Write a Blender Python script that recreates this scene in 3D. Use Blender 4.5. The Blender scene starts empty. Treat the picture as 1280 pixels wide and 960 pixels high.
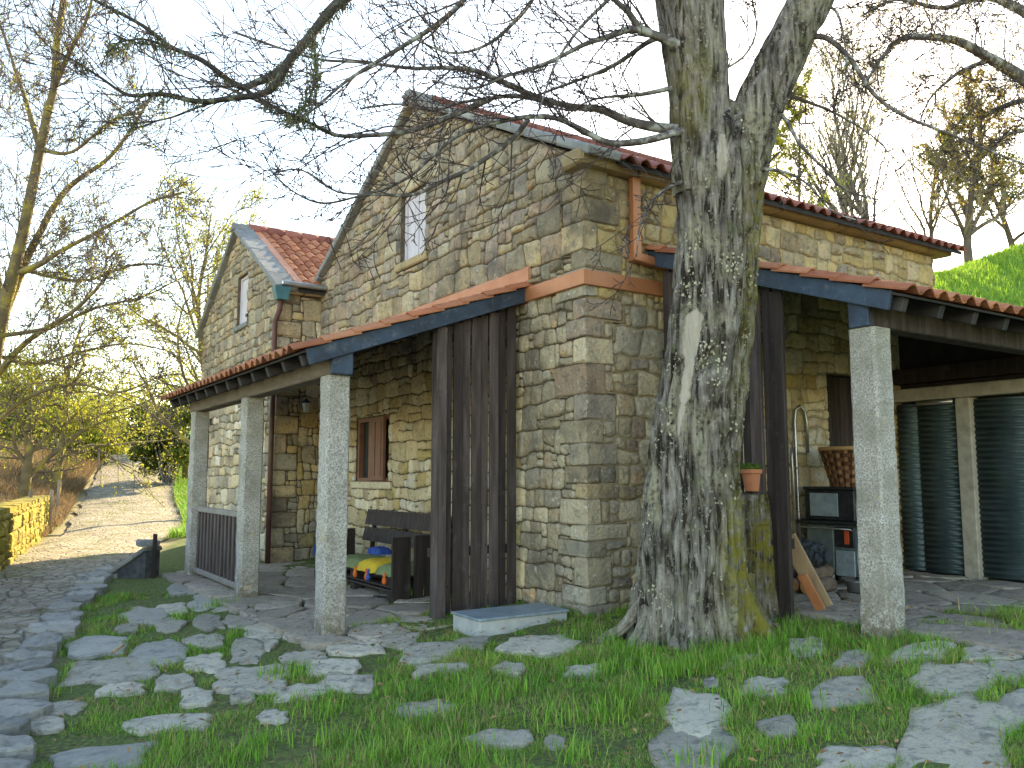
import bpy, math, random
import numpy as np
from mathutils import Vector, Matrix, noise as mn

# ---------------------------------------------------------------- camera, sky, sun, exposure
scn = bpy.context.scene
C = scn.collection
F = 1048.0; TILT = math.atan(115 / F); AZ = math.radians(56.8)
FW = np.array([math.cos(AZ) * math.cos(TILT), math.sin(AZ) * math.cos(TILT), math.sin(TILT)])
RT = np.array([math.sin(AZ), -math.cos(AZ), 0.0]); UP = np.cross(RT, FW)
def ray(x, y): return FW + RT * (x - 640) / F - UP * (y - 480) / F
_d = ray(735, 768); CAM = _d * (1.45 / _d[2]); CAM = np.array([CAM[0], CAM[1], 1.45])
def W(x, y, c): return CAM + ray(x, y) * c                       # photo pixel at a given distance
def ZP(x, y, z=0.0): d = ray(x, y); return CAM + d * ((z - CAM[2]) / d[2])   # on a level plane
def PX(p):
    v = np.asarray(p, float) - CAM; c = float(v @ FW)
    return 640 + F * float(v @ RT) / c, 480 - F * float(v @ UP) / c, c
cd = bpy.data.cameras.new('camera'); co = bpy.data.objects.new('camera', cd); C.objects.link(co)
co.location = CAM
co.rotation_euler = Matrix((RT, UP, -FW)).transposed().to_euler()
cd.sensor_width = 36; cd.lens = 36 * F / 1280; cd.clip_start = .05; cd.clip_end = 2000
scn.camera = co
SUN_AZ, SUN_EL = math.radians(35), math.radians(23)               # azimuth measured from +X towards +Y
wd = bpy.data.worlds.new('World'); scn.world = wd; wd.use_nodes = True
wn = wd.node_tree.nodes; sky = wn.new('ShaderNodeTexSky'); sky.sky_type = 'NISHITA'; sky.sun_disc = False
sky.sun_elevation = SUN_EL; sky.sun_rotation = math.radians(90) - SUN_AZ
sky.air_density = 1.0; sky.dust_density = 0.3; sky.ozone_density = 1.0
wd.node_tree.links.new(sky.outputs[0], wn['Background'].inputs[0]); wn['Background'].inputs[1].default_value = 0.15
sl = bpy.data.lights.new('sun', 'SUN'); so = bpy.data.objects.new('sun', sl); C.objects.link(so)
sl.energy = 4.0; sl.angle = math.radians(.6); sl.color = (1, .86, .62)
so.rotation_euler = Vector((math.cos(SUN_AZ) * math.cos(SUN_EL), math.sin(SUN_AZ) * math.cos(SUN_EL), math.sin(SUN_EL))).to_track_quat('Z', 'Y').to_euler()
so.location = (30, 10, 30)
scn.view_settings.view_transform = 'Standard'; scn.view_settings.look = 'None'
scn.view_settings.exposure = 2.2; scn.view_settings.gamma = 1
scn.view_settings.use_white_balance = True; scn.view_settings.white_balance_temperature = 8300; scn.view_settings.white_balance_tint = 9

# ---------------------------------------------------------------- helpers
R = random.Random(7)
NO = mn.noise
def n3(x, y, z): return mn.noise((x, y, z))
def obj(name, verts, faces, mat=None, parent=None, loc=None, smooth=False, tint=None, col=None):
    """one mesh object; verts in world space (loc only sets the origin)"""
    me = bpy.data.meshes.new(name)
    v = np.asarray(verts, float).reshape(-1, 3)
    if loc is None: loc = v.mean(0) if len(v) else np.zeros(3)
    loc = np.asarray(loc, float)
    me.from_pydata((v - loc).tolist(), [], faces if isinstance(faces, list) else faces.tolist())
    if smooth: me.polygons.foreach_set('use_smooth', [True] * len(me.polygons))
    if tint is not None or col is not None:
        a = me.color_attributes.new('tint', 'FLOAT_COLOR', 'POINT')
        if col is None: c = np.tile(np.array(list(tint) + [1.0]), (len(v), 1))
        else: c = np.c_[np.asarray(col, float), np.ones(len(v))]
        a.data.foreach_set('color', c.astype(np.float32).ravel())
    if mat: me.materials.append(MAT[mat])
    o = bpy.data.objects.new(name, me); C.objects.link(o); o.location = loc
    if parent is not None: attach(o, parent)
    return o
WL = {}
def attach(o, p):
    o.parent = p
    wl = p.get('_w'); base = Vector(WL[p.name])
    o.matrix_parent_inverse = Matrix.Translation(-base)
    WL[o.name] = tuple(o.location)
def empty(name, loc, label, cat, group=None):
    o = bpy.data.objects.new(name, None); C.objects.link(o); o.location = loc; o.empty_display_size = .2
    WL[o.name] = tuple(o.location)
    return tag(o, label, cat, group)
def tag(o, label=None, cat=None, group=None, kind=None):
    if label: o['label'] = label
    if cat: o['category'] = cat
    if group: o['group'] = group
    if kind: o['kind'] = kind
    WL.setdefault(o.name, tuple(o.location))
    return o
class MB:
    """collects shapes for one mesh"""
    def __init__(s): s.v = []; s.f = []; s.c = []
    def add(s, v, f, tint=None):
        n = len(s.v); s.v += [tuple(p) for p in v]; s.f += [tuple(i + n for i in q) for q in f]
        if tint is not None: s.c += [tint] * len(v)
        return s
    def box(s, a, b, bev=0.0, tint=None):
        (x0, y0, z0), (x1, y1, z1) = a, b
        x0, x1 = min(x0, x1), max(x0, x1); y0, y1 = min(y0, y1), max(y0, y1); z0, z1 = min(z0, z1), max(z0, z1)
        return s.obox(((x0 + x1) / 2, (y0 + y1) / 2, (z0 + z1) / 2), (1, 0, 0), (0, 1, 0), (0, 0, 1), (x1 - x0) / 2, (y1 - y0) / 2, (z1 - z0) / 2, bev, tint)
    def obox(s, c, ax, ay, az, hx, hy, hz, bev=0.0, tint=None):
        c, ax, ay, az = map(np.array, (c, ax, ay, az))
        if bev <= 0:
            v = [c + ax * i * hx + ay * j * hy + az * k * hz for k in (-1, 1) for j in (-1, 1) for i in (-1, 1)]
            return s.add(v, [(0, 2, 3, 1), (4, 5, 7, 6), (0, 1, 5, 4), (2, 6, 7, 3), (0, 4, 6, 2), (1, 3, 7, 5)], tint)
        b = min(bev, hx * .49, hy * .49, hz * .49); v = []; idx = {}
        for k in (-1, 1):
            for j in (-1, 1):
                for i in (-1, 1):
                    for t, (dx, dy, dz) in enumerate(((0, b, b), (b, 0, b), (b, b, 0))):
                        idx[i, j, k, t] = len(v)
                        v.append(c + ax * i * (hx - dx) + ay * j * (hy - dy) + az * k * (hz - dz))
        f = []
        for t in range(3):
            for sgn in (-1, 1):
                q = []
                for (p, r) in ((-1, -1), (1, -1), (1, 1), (-1, 1)):
                    key = [0, 0, 0]; key[t] = sgn; key[(t + 1) % 3] = p; key[(t + 2) % 3] = r
                    q.append(idx[key[0], key[1], key[2], t])
                f.append(tuple(q if sgn > 0 else q[::-1]))
        for t in range(3):                       # edges along axis t
            a1, a2 = (t + 1) % 3, (t + 2) % 3
            for p in (-1, 1):
                for r in (-1, 1):
                    k0 = [0, 0, 0]; k0[a1] = p; k0[a2] = r; k0[t] = -1; k1 = list(k0); k1[t] = 1
                    q = [idx[(*k0, a1)], idx[(*k1, a1)], idx[(*k1, a2)], idx[(*k0, a2)]]
                    f.append(tuple(q if p * r < 0 else q[::-1]))
        for k in (-1, 1):
            for j in (-1, 1):
                for i in (-1, 1):
                    q = [idx[i, j, k, 0], idx[i, j, k, 1], idx[i, j, k, 2]]
                    f.append(tuple(q if i * j * k > 0 else q[::-1]))
        return s.add(v, f, tint)
    def bar(s, p, q, w, h, up=(0, 0, 1), bev=0.0, tint=None):
        p, q = np.array(p, float), np.array(q, float); d = q - p; L = np.linalg.norm(d); d /= L
        side = np.cross(d, np.array(up, float)); side /= np.linalg.norm(side); u = np.cross(side, d)
        return s.obox((p + q) / 2, d, side, u, L / 2, w / 2, h / 2, bev, tint)
    def tube(s, pts, rad, n=8, cap=True):
        v, f = tube(pts, rad, n, cap); return s.add(v, f)
    def lathe(s, c, prof, n=20):
        v = []; f = []
        for (r, z) in prof:
            for k in range(n): a = 2 * math.pi * k / n; v.append((c[0] + r * math.cos(a), c[1] + r * math.sin(a), c[2] + z))
        for i in range(len(prof) - 1):
            for k in range(n): f.append((i * n + k, i * n + (k + 1) % n, (i + 1) * n + (k + 1) % n, (i + 1) * n + k))
        f.append(tuple(range(n - 1, -1, -1))); f.append(tuple(range((len(prof) - 1) * n, len(prof) * n)))
        return s.add(v, f)
    def prism(s, poly, axis, a, b):
        """poly (u,v) extruded along world axis index from a to b"""
        def P(u, v, d):
            r = [0, 0, 0]; o = [i for i in range(3) if i != axis]; r[axis] = d; r[o[0]] = u; r[o[1]] = v; return r
        n = len(poly); v = [P(*p, a) for p in poly] + [P(*p, b) for p in poly]
        f = [tuple(range(n))[::-1], tuple(range(n, 2 * n))] + [(i, (i + 1) % n, n + (i + 1) % n, n + i) for i in range(n)]
        return s.add(v, f)
    def build(s, name, mat, parent=None, loc=None, smooth=False, tint=None):
        return obj(name, s.v, s.f, mat, parent, loc, smooth, tint if not s.c else None, s.c if s.c else None)
def tube(pts, rad, n=6, cap=False):
    pts = np.asarray(pts, float); m = len(pts)
    t = np.gradient(pts, axis=0); t /= np.linalg.norm(t, axis=1)[:, None] + 1e-9
    ref = np.array([.31, .17, .93]) if abs(t[0][2]) < .8 else np.array([.93, .31, .17])
    v = []; a = np.arange(n) * 2 * math.pi / n; ca, sa = np.cos(a)[:, None], np.sin(a)[:, None]
    s_ = np.cross(t, ref); s_ /= np.linalg.norm(s_, axis=1)[:, None] + 1e-9; u_ = np.cross(t, s_)
    for i in range(m): v.append(pts[i] + rad[i] * (ca * s_[i] + sa * u_[i]))
    v = np.concatenate(v); f = []
    for i in range(m - 1):
        for k in range(n): f.append((i * n + k, i * n + (k + 1) % n, (i + 1) * n + (k + 1) % n, (i + 1) * n + k))
    if cap: f.append(tuple(range(n))[::-1]); f.append(tuple(range((m - 1) * n, m * n)))
    return v.tolist(), f
def spline(pts, k=6):
    """Catmull-Rom through rows of any width"""
    p = np.asarray(pts, float); p = np.vstack([2 * p[0] - p[1], p, 2 * p[-1] - p[-2]]); out = []
    for i in range(1, len(p) - 2):
        for t in np.arange(k) / k:
            out.append(.5 * (2 * p[i] + (p[i + 1] - p[i - 1]) * t + (2 * p[i - 1] - 5 * p[i] + 4 * p[i + 1] - p[i + 2]) * t * t + (-p[i - 1] + 3 * p[i] - 3 * p[i + 1] + p[i + 2]) * t ** 3))
    out.append(p[-2]); return np.array(out)
def tile_grid(name, parent, mat, tint): pass

# ---------------------------------------------------------------- materials
MAT = {}
def mk(name, ramp, scale=4, stretch=(1, 1, 1), rough=.9, bump=.3, bscale=40, bdist=.02, patches=(), tint=.0, val=.0, spec=.3, metal=0.0, translucent=0.0, masks=(), bstretch=None, detail=6):
    m = bpy.data.materials.new(name); m.use_nodes = True; MAT[name] = m
    N, L = m.node_tree.nodes, m.node_tree.links; P = N['Principled BSDF']
    geo = N.new('ShaderNodeNewGeometry')
    def mapped(st):
        mp = N.new('ShaderNodeMapping'); mp.inputs['Scale'].default_value = st; L.new(geo.outputs['Position'], mp.inputs[0]); return mp.outputs[0]
    vec = mapped(stretch); vec1 = mapped((1, 1, 1)) if tuple(stretch) != (1, 1, 1) else vec
    def noise(sc, v=None, det=detail, rg=.6):
        t = N.new('ShaderNodeTexNoise'); t.inputs['Scale'].default_value = sc; t.inputs['Detail'].default_value = det; t.inputs['Roughness'].default_value = rg
        L.new(v or vec, t.inputs['Vector']); return t.outputs['Fac']
    def math_(op, a, b, clamp=False):
        t = N.new('ShaderNodeMath'); t.operation = op; t.use_clamp = clamp
        for i, x in enumerate((a, b)):
            if isinstance(x, (int, float)): t.inputs[i].default_value = x
            else: L.new(x, t.inputs[i])
        return t.outputs[0]
    def mix(f, a, b, mode='MIX'):
        t = N.new('ShaderNodeMix'); t.data_type = 'RGBA'; t.blend_type = mode
        for i, x in ((0, f), (6, a), (7, b)):
            if isinstance(x, (int, float)): t.inputs[i].default_value = x
            elif isinstance(x, tuple): t.inputs[i].default_value = (*x, 1)
            else: L.new(x, t.inputs[i])
        return t.outputs[2]
    def rng(x, lo, hi):
        t = N.new('ShaderNodeMapRange'); t.clamp = True; t.inputs[1].default_value = lo; t.inputs[2].default_value = hi; L.new(x, t.inputs[0]); return t.outputs[0]
    fac = rng(noise(scale), .3, .7)
    if tint or val or masks:
        at = N.new('ShaderNodeAttribute'); at.attribute_name = 'tint'; sp = N.new('ShaderNodeSeparateColor'); L.new(at.outputs['Color'], sp.inputs[0])
    if tint: fac = math_('ADD', math_('MULTIPLY', fac, 1 - tint), math_('MULTIPLY', sp.outputs[0], tint))
    cr = N.new('ShaderNodeValToRGB'); L.new(fac, cr.inputs[0]); e = cr.color_ramp.elements
    while len(e) < len(ramp): e.new(.5)
    for i, (p, c) in enumerate(ramp): e[i].position = p; e[i].color = (*c, 1)
    col = cr.outputs[0]
    for (c, sc, lo, hi, am) in patches:
        col = mix(math_('MULTIPLY', rng(noise(sc, vec1, det=5), lo, hi), am), col, c)
    for (ch, c, am, nsc) in masks:
        k = sp.outputs[ch]
        if nsc: k = math_('MULTIPLY', k, rng(noise(nsc, vec1, det=6), .38, .54))
        col = mix(math_('MULTIPLY', k, am), col, c)
    if val:
        t = N.new('ShaderNodeMapRange'); t.inputs[3].default_value = 1 - val; t.inputs[4].default_value = 1 + val; L.new(sp.outputs[1], t.inputs[0])
        h = N.new('ShaderNodeHueSaturation'); L.new(t.outputs[0], h.inputs['Value']); L.new(col, h.inputs['Color']); col = h.outputs[0]
    L.new(col, P.inputs['Base Color'])
    P.inputs['Roughness'].default_value = rough; P.inputs['Specular IOR Level'].default_value = spec; P.inputs['Metallic'].default_value = metal
    if bump:
        b = N.new('ShaderNodeBump'); b.inputs['Strength'].default_value = bump; b.inputs['Distance'].default_value = bdist
        L.new(noise(bscale, mapped(bstretch or stretch), 8, .65), b.inputs['Height']); L.new(b.outputs[0], P.inputs['Normal'])
    if translucent:
        tr = N.new('ShaderNodeBsdfTranslucent'); L.new(col, tr.inputs[0]); ms = N.new('ShaderNodeMixShader'); ms.inputs[0].default_value = translucent
        L.new(P.outputs[0], ms.inputs[1]); L.new(tr.outputs[0], ms.inputs[2]); L.new(ms.outputs[0], N['Material Output'].inputs[0])
    return m
DARKST = (.085, .085, .085)
PIT = [((.10, .095, .085), 17, .55, .70, .45), ((.09, .085, .08), 60, .56, .70, .4)]
mk('stone_gable', [(0, (0.216, 0.185, 0.150)), (.2, (0.432, 0.340, 0.215)), (.38, (0.540, 0.420, 0.249)), (.52, (0.389, 0.335, 0.267)), (.68, (0.508, 0.360, 0.249)), (.84, (0.389, 0.330, 0.267)), (1, (0.313, 0.280, 0.245))], 5, tint=.8, val=.25, bump=1, bscale=20, bdist=.05,
   patches=[((.10, .093, .085), 2.0, .48, .66, .68), ((.16, .145, .115), 11, .54, .64, .6), ((.6, .58, .48), 13, .62, .67, .65), ((.42, .34, .10), 3.1, .62, .75, .4)] + PIT)
mk('stone_low', [(0, (0.259, 0.230, 0.181)), (.3, (0.432, 0.370, 0.267)), (.5, (0.562, 0.470, 0.318)), (.7, (0.367, 0.340, 0.284)), (.86, (0.497, 0.410, 0.284)), (.95, (0.508, 0.300, 0.146)), (1, (0.626, 0.550, 0.413))], 5, tint=.8, val=.25, bump=1, bscale=20, bdist=.05,
   patches=[((.11, .10, .085), 1.7, .49, .68, .65), ((.18, .18, .11), 9, .56, .66, .55), ((.62, .60, .52), 14, .62, .67, .7)] + PIT)
mk('stone_ochre', [(0, (.38, .28, .14)), (.35, (.54, .41, .2)), (.6, (.6, .48, .28)), (.8, (.45, .37, .27)), (1, (.56, .45, .17))], 5, tint=.75, val=.22, bump=1, bscale=20, bdist=.05,
   patches=[((.13, .115, .085), 1.5, .54, .72, .65), ((.48, .41, .08), 2.3, .58, .70, .55), ((.2, .165, .10), 12, .55, .66, .6)] + PIT[:1])
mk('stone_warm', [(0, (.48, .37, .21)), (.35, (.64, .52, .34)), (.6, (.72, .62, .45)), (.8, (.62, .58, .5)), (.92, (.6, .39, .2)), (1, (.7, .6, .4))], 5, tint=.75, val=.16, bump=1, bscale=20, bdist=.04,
   patches=[((.28, .23, .13), 2.0, .58, .75, .45), ((.55, .44, .2), 3, .58, .72, .4), ((.3, .24, .15), 14, .56, .66, .55)] + PIT[:1])  # ochre porch stone, its colour lightened to make up for the dim porch
mk('mortar_dark', [(0, (0.048, 0.039, 0.028)), (1, (0.168, 0.136, 0.090))], 9, bump=.9, bscale=45)
mk('mortar_sand', [(0, (.2, .16, .1)), (1, (.42, .35, .23))], 9, bump=.8, bscale=45)
mk('granite', [(0, (.13, .125, .115)), (.45, (.32, .31, .29)), (.6, (.41, .40, .375)), (1, (.54, .52, .48))], 60, detail=4, bump=.5, bscale=70, bdist=.012, patches=[((.2, .19, .15), 2.6, .45, .66, .65), ((.5, .48, .42), 6, .58, .68, .4), ((.45, .36, .12), 5, .66, .72, .6)], masks=[(0, (.12, .10, .055), .8, 12)])
mk('coping', [(0, (.13, .14, .15)), (1, (.30, .31, .31))], 6, tint=.4, val=.2, bump=.6, bscale=25, patches=[((.33, .26, .1), 3, .58, .72, .6), ((.5, .5, .45), 9, .62, .7, .6)])
mk('cornice', [(0, (.27, .2, .11)), (1, (.46, .36, .21))], 4, tint=.4, val=.15, bump=.6, bscale=25, patches=[((.13, .11, .08), 3, .55, .72, .6)])
mk('tile', [(0, (0.260, 0.086, 0.047)), (.5, (0.390, 0.144, 0.074)), (1, (0.480, 0.230, 0.131))], 6, tint=.6, val=.2, rough=.8, bump=.25, bscale=50, patches=[((.13, .085, .07), 4, .58, .75, .5), ((.5, .42, .36), 13, .64, .72, .4)])
mk('tile_old', [(0, (.2, .07, .06)), (.5, (.3, .11, .085)), (1, (.4, .19, .15))], 6, tint=.6, val=.2, rough=.8, bump=.25, bscale=50, patches=[((.11, .08, .075), 4, .5, .7, .6)])
mk('copper', [(0, (.42, .165, .075)), (1, (.52, .22, .11))], 2.5, rough=.42, bump=.04, bscale=4, metal=.25, patches=[((.3, .12, .07), 9, .6, .75, .4)])
mk('flash', [(0, (.5, .2, .11)), (1, (.6, .28, .17))], 3, rough=.6, bump=.1)
mk('wood_dark', [(0, (.015, .011, .011)), (.5, (.05, .038, .036)), (1, (.125, .10, .10))], 14, (1, 1, .10), tint=.45, val=.3, rough=.75, bump=.8, bscale=60, bdist=.006, bstretch=(1, 1, .05), patches=[((.13, .115, .11), 6, .6, .72, .4), ((.012, .01, .01), 16, .64, .7, .8)])
mk('wood_beam', [(0, (.10, .078, .06)), (1, (.23, .19, .155))], 12, (1, .15, 1), tint=.3, val=.2, rough=.85, bump=.6, bscale=50, bdist=.006, patches=[((.06, .05, .045), 3, .55, .72, .6)])
mk('wood_grey', [(0, (.16, .145, .13)), (1, (.3, .28, .255))], 12, (1, 1, .2), tint=.4, val=.2, rough=.9, bump=.5, bscale=50)
mk('blue_paint', [(0, (.018, .03, .055)), (1, (.05, .085, .14))], 5, rough=.5, bump=.25, bscale=40, tint=.3, patches=[((.12, .14, .17), 9, .56, .70, .6), ((.02, .02, .025), 3, .55, .7, .6)])
mk('rafter', [(0, (.022, .022, .028)), (1, (.055, .05, .052))], 7, rough=.7, bump=.3, tint=.3)
mk('pale_wood', [(0, (.30, .2, .12)), (1, (.46, .33, .2))], 12, (1, 1, .15), rough=.8, bump=.4, tint=.4)
mk('rust_wood', [(0, (.38, .14, .06)), (1, (.48, .2, .1))], 8, rough=.7, bump=.3)
mk('shutter_white', [(0, (.50, .47, .52)), (1, (.62, .59, .64))], 3, rough=.5, bump=.05, tint=.3)
mk('shutter_brown', [(0, (.16, .075, .05)), (1, (.25, .125, .085))], 4, rough=.6, bump=.15, tint=.3)
mk('black', [(0, (.012, .011, .011)), (1, (.03, .028, .027))], 4, rough=.7, bump=.1)
mk('iron', [(0, (.02, .024, .03)), (1, (.05, .055, .062))], 8, rough=.45, bump=.2, metal=.6)
mk('steel', [(0, (.3, .31, .32)), (1, (.46, .47, .48))], 8, rough=.35, bump=.1, metal=.85)
mk('slate_metal', [(0, (.16, .22, .26)), (1, (.27, .34, .38))], 7, rough=.4, bump=.2, bscale=25, patches=[((.1, .14, .17), 12, .5, .7, .6), ((.42, .45, .45), 4, .62, .72, .4)])
mk('box_side', [(0, (.34, .36, .37)), (1, (.46, .48, .48))], 7, rough=.5, bump=.1)
mk('pipe_brown', [(0, (.08, .035, .03)), (1, (.13, .065, .055))], 4, rough=.45, bump=.1)
mk('teal', [(0, (.03, .11, .13)), (1, (.06, .17, .19))], 4, rough=.4, bump=.1)
mk('gate_metal', [(0, (.035, .06, .07)), (1, (.075, .115, .125))], 2.5, rough=.4, bump=.1, metal=.3, patches=[((.04, .09, .06), 1.6, .55, .72, .5)])
mk('concrete', [(0, (.27, .26, .22)), (1, (.42, .4, .34))], 8, bump=.4, patches=[((.14, .14, .1), 3, .56, .72, .6)])
mk('terracotta', [(0, (.42, .15, .08)), (1, (.55, .23, .13))], 7, bump=.2)
mk('wicker', [(0, (.055, .025, .015)), (.5, (.13, .06, .03)), (1, (.3, .16, .075))], 9, tint=.9, val=.3, bump=.4)
mk('wicker_rim', [(0, (.34, .2, .09)), (1, (.5, .32, .15))], 20, bump=.5)
mk('log', [(0, (.09, .065, .05)), (1, (.2, .15, .11))], 10, bump=.8)
mk('log_end', [(0, (.5, .26, .11)), (1, (.62, .38, .18))], 14, bump=.3)
mk('enamel', [(0, (.06, .085, .09)), (1, (.13, .165, .165))], 5, rough=.35, bump=.15, patches=[((.28, .3, .28), 9, .6, .7, .4)])
mk('red', [(0, (.5, .06, .02)), (1, (.6, .1, .03))], 5)
mk('yellow_cloth', [(0, (.62, .40, .03)), (1, (.75, .52, .06))], 12, bump=.5, bscale=120)
mk('green_cloth', [(0, (.15, .2, .08)), (1, (.24, .3, .14))], 12, bump=.5, bscale=120)
mk('blue_cloth', [(0, (.02, .05, .25)), (1, (.04, .12, .42))], 12, bump=.5, bscale=120)
mk('white_cloth', [(0, (.5, .5, .48)), (1, (.65, .65, .62))], 12, bump=.5, bscale=120)
mk('orange_yarn', [(0, (.6, .1, .02)), (1, (.75, .22, .05))], 20)
mk('bark', [(0, (.016, .012, .01)), (.34, (.035, .028, .023)), (.44, (.15, .13, .115)), (.7, (.25, .23, .21)), (1, (.42, .40, .37))], 21, (1, 1, .11), bump=1, bscale=24, bdist=.07, bstretch=(1, 1, .12), detail=10,
   masks=[(1, (.56, .51, .44), .8, 0), (0, (.19, .17, .02), .92, 11), (2, (.40, .38, .27), .75, 24)], patches=[((.42, .41, .34), 30, .60, .64, .8), ((.04, .033, .026), 3.2, .52, .64, .65), ((.15, .16, .09), 6, .56, .66, .6), ((.3, .32, .3), 9, .63, .7, .5)])
mk('bark_thin', [(0, (.05, .043, .043)), (1, (.16, .145, .14))], 9, bump=.5, tint=.3, patches=[((.36, .38, .36), 9, .50, .62, .8)])
mk('twig', [(0, (.04, .03, .032)), (1, (.09, .07, .07))], 5, bump=0)
mk('moss_hang', [(0, (.06, .065, .04)), (1, (.2, .22, .14))], 9, bump=.3)
mk('bark_sunny', [(0, (.09, .07, .045)), (1, (.2, .16, .085))], 3, bump=.4, patches=[((.36, .3, .05), 2, .5, .65, .7)])
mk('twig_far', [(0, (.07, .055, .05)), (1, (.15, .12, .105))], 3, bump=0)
mk('twig_hazed', [(0, (.16, .135, .12)), (1, (.3, .26, .235))], 3, bump=0)  # lighter twig copy, distance haze put into the colour
mk('dry_leaf', [(0, (.14, .075, .035)), (1, (.33, .2, .09))], 9, tint=.8, val=.3, bump=0)
mk('bark_dark', [(0, (.02, .018, .017)), (1, (.085, .078, .07))], 14, bump=.8, tint=.3, patches=[((.24, .26, .2), 12, .55, .64, .7)])
mk('leaf_bud', [(0, (.30, .27, .04)), (.5, (.36, .36, .06)), (1, (.22, .28, .05))], 3, tint=.7, val=.3, bump=0, translucent=.5)
mk('leaf_rust', [(0, (.28, .18, .06)), (1, (.42, .34, .09))], 3, tint=.7, val=.3, bump=0, translucent=.5)
mk('leaf_green', [(0, (.05, .085, .02)), (.6, (.10, .14, .03)), (1, (.26, .26, .04))], 3, tint=.8, val=.3, bump=0, translucent=.35)
mk('moss', [(0, (.10, .12, .02)), (.5, (.21, .2, .03)), (1, (.36, .3, .05))], 9, bump=1, bscale=50, bdist=.03, patches=[((.09, .075, .05), 3, .55, .65, .7)])
mk('wall_moss', [(0, (.22, .18, .04)), (.5, (.36, .29, .05)), (1, (.46, .38, .10))], 7, tint=.5, val=.25, bump=1, bscale=40, bdist=.03, patches=[((.13, .115, .07), 4, .52, .64, .75), ((.09, .08, .05), 17, .56, .64, .6)])
mk('flag', [(0, (0.280, 0.262, 0.225)), (.4, (0.414, 0.387, 0.325)), (.7, (0.504, 0.469, 0.390)), (1, (0.594, 0.534, 0.430))], 3, tint=.6, val=.2, rough=.85, bump=1, bscale=14, bdist=.05, patches=PIT + [((.12, .12, .12), 9, .53, .66, .65), ((.5, .5, .47), 5, .62, .72, .5), ((.26, .22, .16), 2, .6, .72, .5)])
mk('flag_porch', [(0, (0.291, 0.252, 0.209)), (1, (0.482, 0.420, 0.351))], 3, tint=.5, val=.15, bump=1, bscale=14, bdist=.05, patches=PIT + [((.13, .12, .11), 9, .55, .68, .5)])
mk('slate', [(0, (0.220, 0.225, 0.215)), (.5, (0.363, 0.355, 0.325)), (1, (0.495, 0.466, 0.410))], 3, tint=.6, val=.2, rough=.75, bump=1, bscale=12, bdist=.05, bstretch=(.5, 1.6, 3), patches=PIT[:1] + [((.11, .12, .13), 6, .52, .68, .6), ((.42, .42, .4), 5, .6, .7, .5)])
mk('grass', [(0, (.09, .25, .03)), (.45, (.18, .40, .05)), (.8, (.31, .47, .08)), (.9, (.33, .28, .11)), (1, (.42, .33, .17))], 1.2, tint=.85, val=.3, bump=0, translucent=.35, rough=.6)
mk('grass_hill', [(0, (.13, .27, .03)), (.6, (.24, .40, .06)), (1, (.36, .42, .09))], .8, tint=.6, val=.25, bump=0, translucent=.4)
mk('bracken', [(0, (.2, .13, .07)), (.6, (.33, .24, .14)), (1, (.42, .35, .22))], 1, tint=.8, val=.3, bump=0, translucent=.3)
mk('plant_leaf', [(0, (.06, .13, .02)), (1, (.12, .2, .04))], 9, bump=.4)
mk('tarp', [(0, (.02, .028, .035)), (1, (.06, .075, .085))], 6, rough=.5, bump=1, bscale=9, bdist=.08)
mk('bottle', [(0, (.05, .1, .12)), (1, (.08, .15, .17))], 3, rough=.2)
mk('ground', [(0, (.05, .043, .028)), (.3, (.12, .105, .06)), (.5, (.11, .17, .04)), (.7, (.16, .25, .05)), (.85, (.26, .22, .11)), (1, (.36, .29, .17))], 26, bump=1, bscale=30, bdist=.06, detail=8,
   masks=[(0, (.36, .30, .2), 1, 0), (1, (.15, .30, .04), 1, 0), (2, (.28, .21, .12), 1, 0)], tint=.001, patches=[((.10, .16, .03), 1.5, .45, .65, .45), ((.22, .18, .10), 3.5, .55, .7, .6)])
mk('slate_dark', [(0, (.04, .045, .05)), (1, (.12, .125, .13))], 9, bump=1, bscale=14, bstretch=(1, 1, 4))
# ---------------------------------------------------------------- terrain
def sst(a, b, x): t = np.clip((x - a) / (b - a), 0, 1); return t * t * (3 - 2 * t)
PATH = spline([(-7.2, -8, -1.15, 1.5), (-6.6, -2, -.95, 1.4), (-5.95, 3, -.62, 1.25), (-4.55, 9, -.27, 1.25), (-2.95, 15, -.18, 1.45), (-1.35, 20.6, -.08, 1.6), (.35, 31, .55, 1.7), (2.3, 41, 1.9, 1.8), (3.9, 48, 3.0, 1.75), (5.4, 55, 3.9, 1.7), (8.2, 64, 4.3, 1.7)], 8)
EDGE = spline([(-6.05, -6.5), (-5.6, -2.5), (-5.15, .8), (-4.6, 4.2), (-3.75, 7.9), (-3.3, 9.4)], 8)
def path_at(y): return np.interp(y, PATH[:, 1], PATH[:, 0]), np.interp(y, PATH[:, 1], PATH[:, 2]), np.interp(y, PATH[:, 1], PATH[:, 3])
def edge_x(y): return np.interp(y, EDGE[:, 1], EDGE[:, 0])
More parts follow.
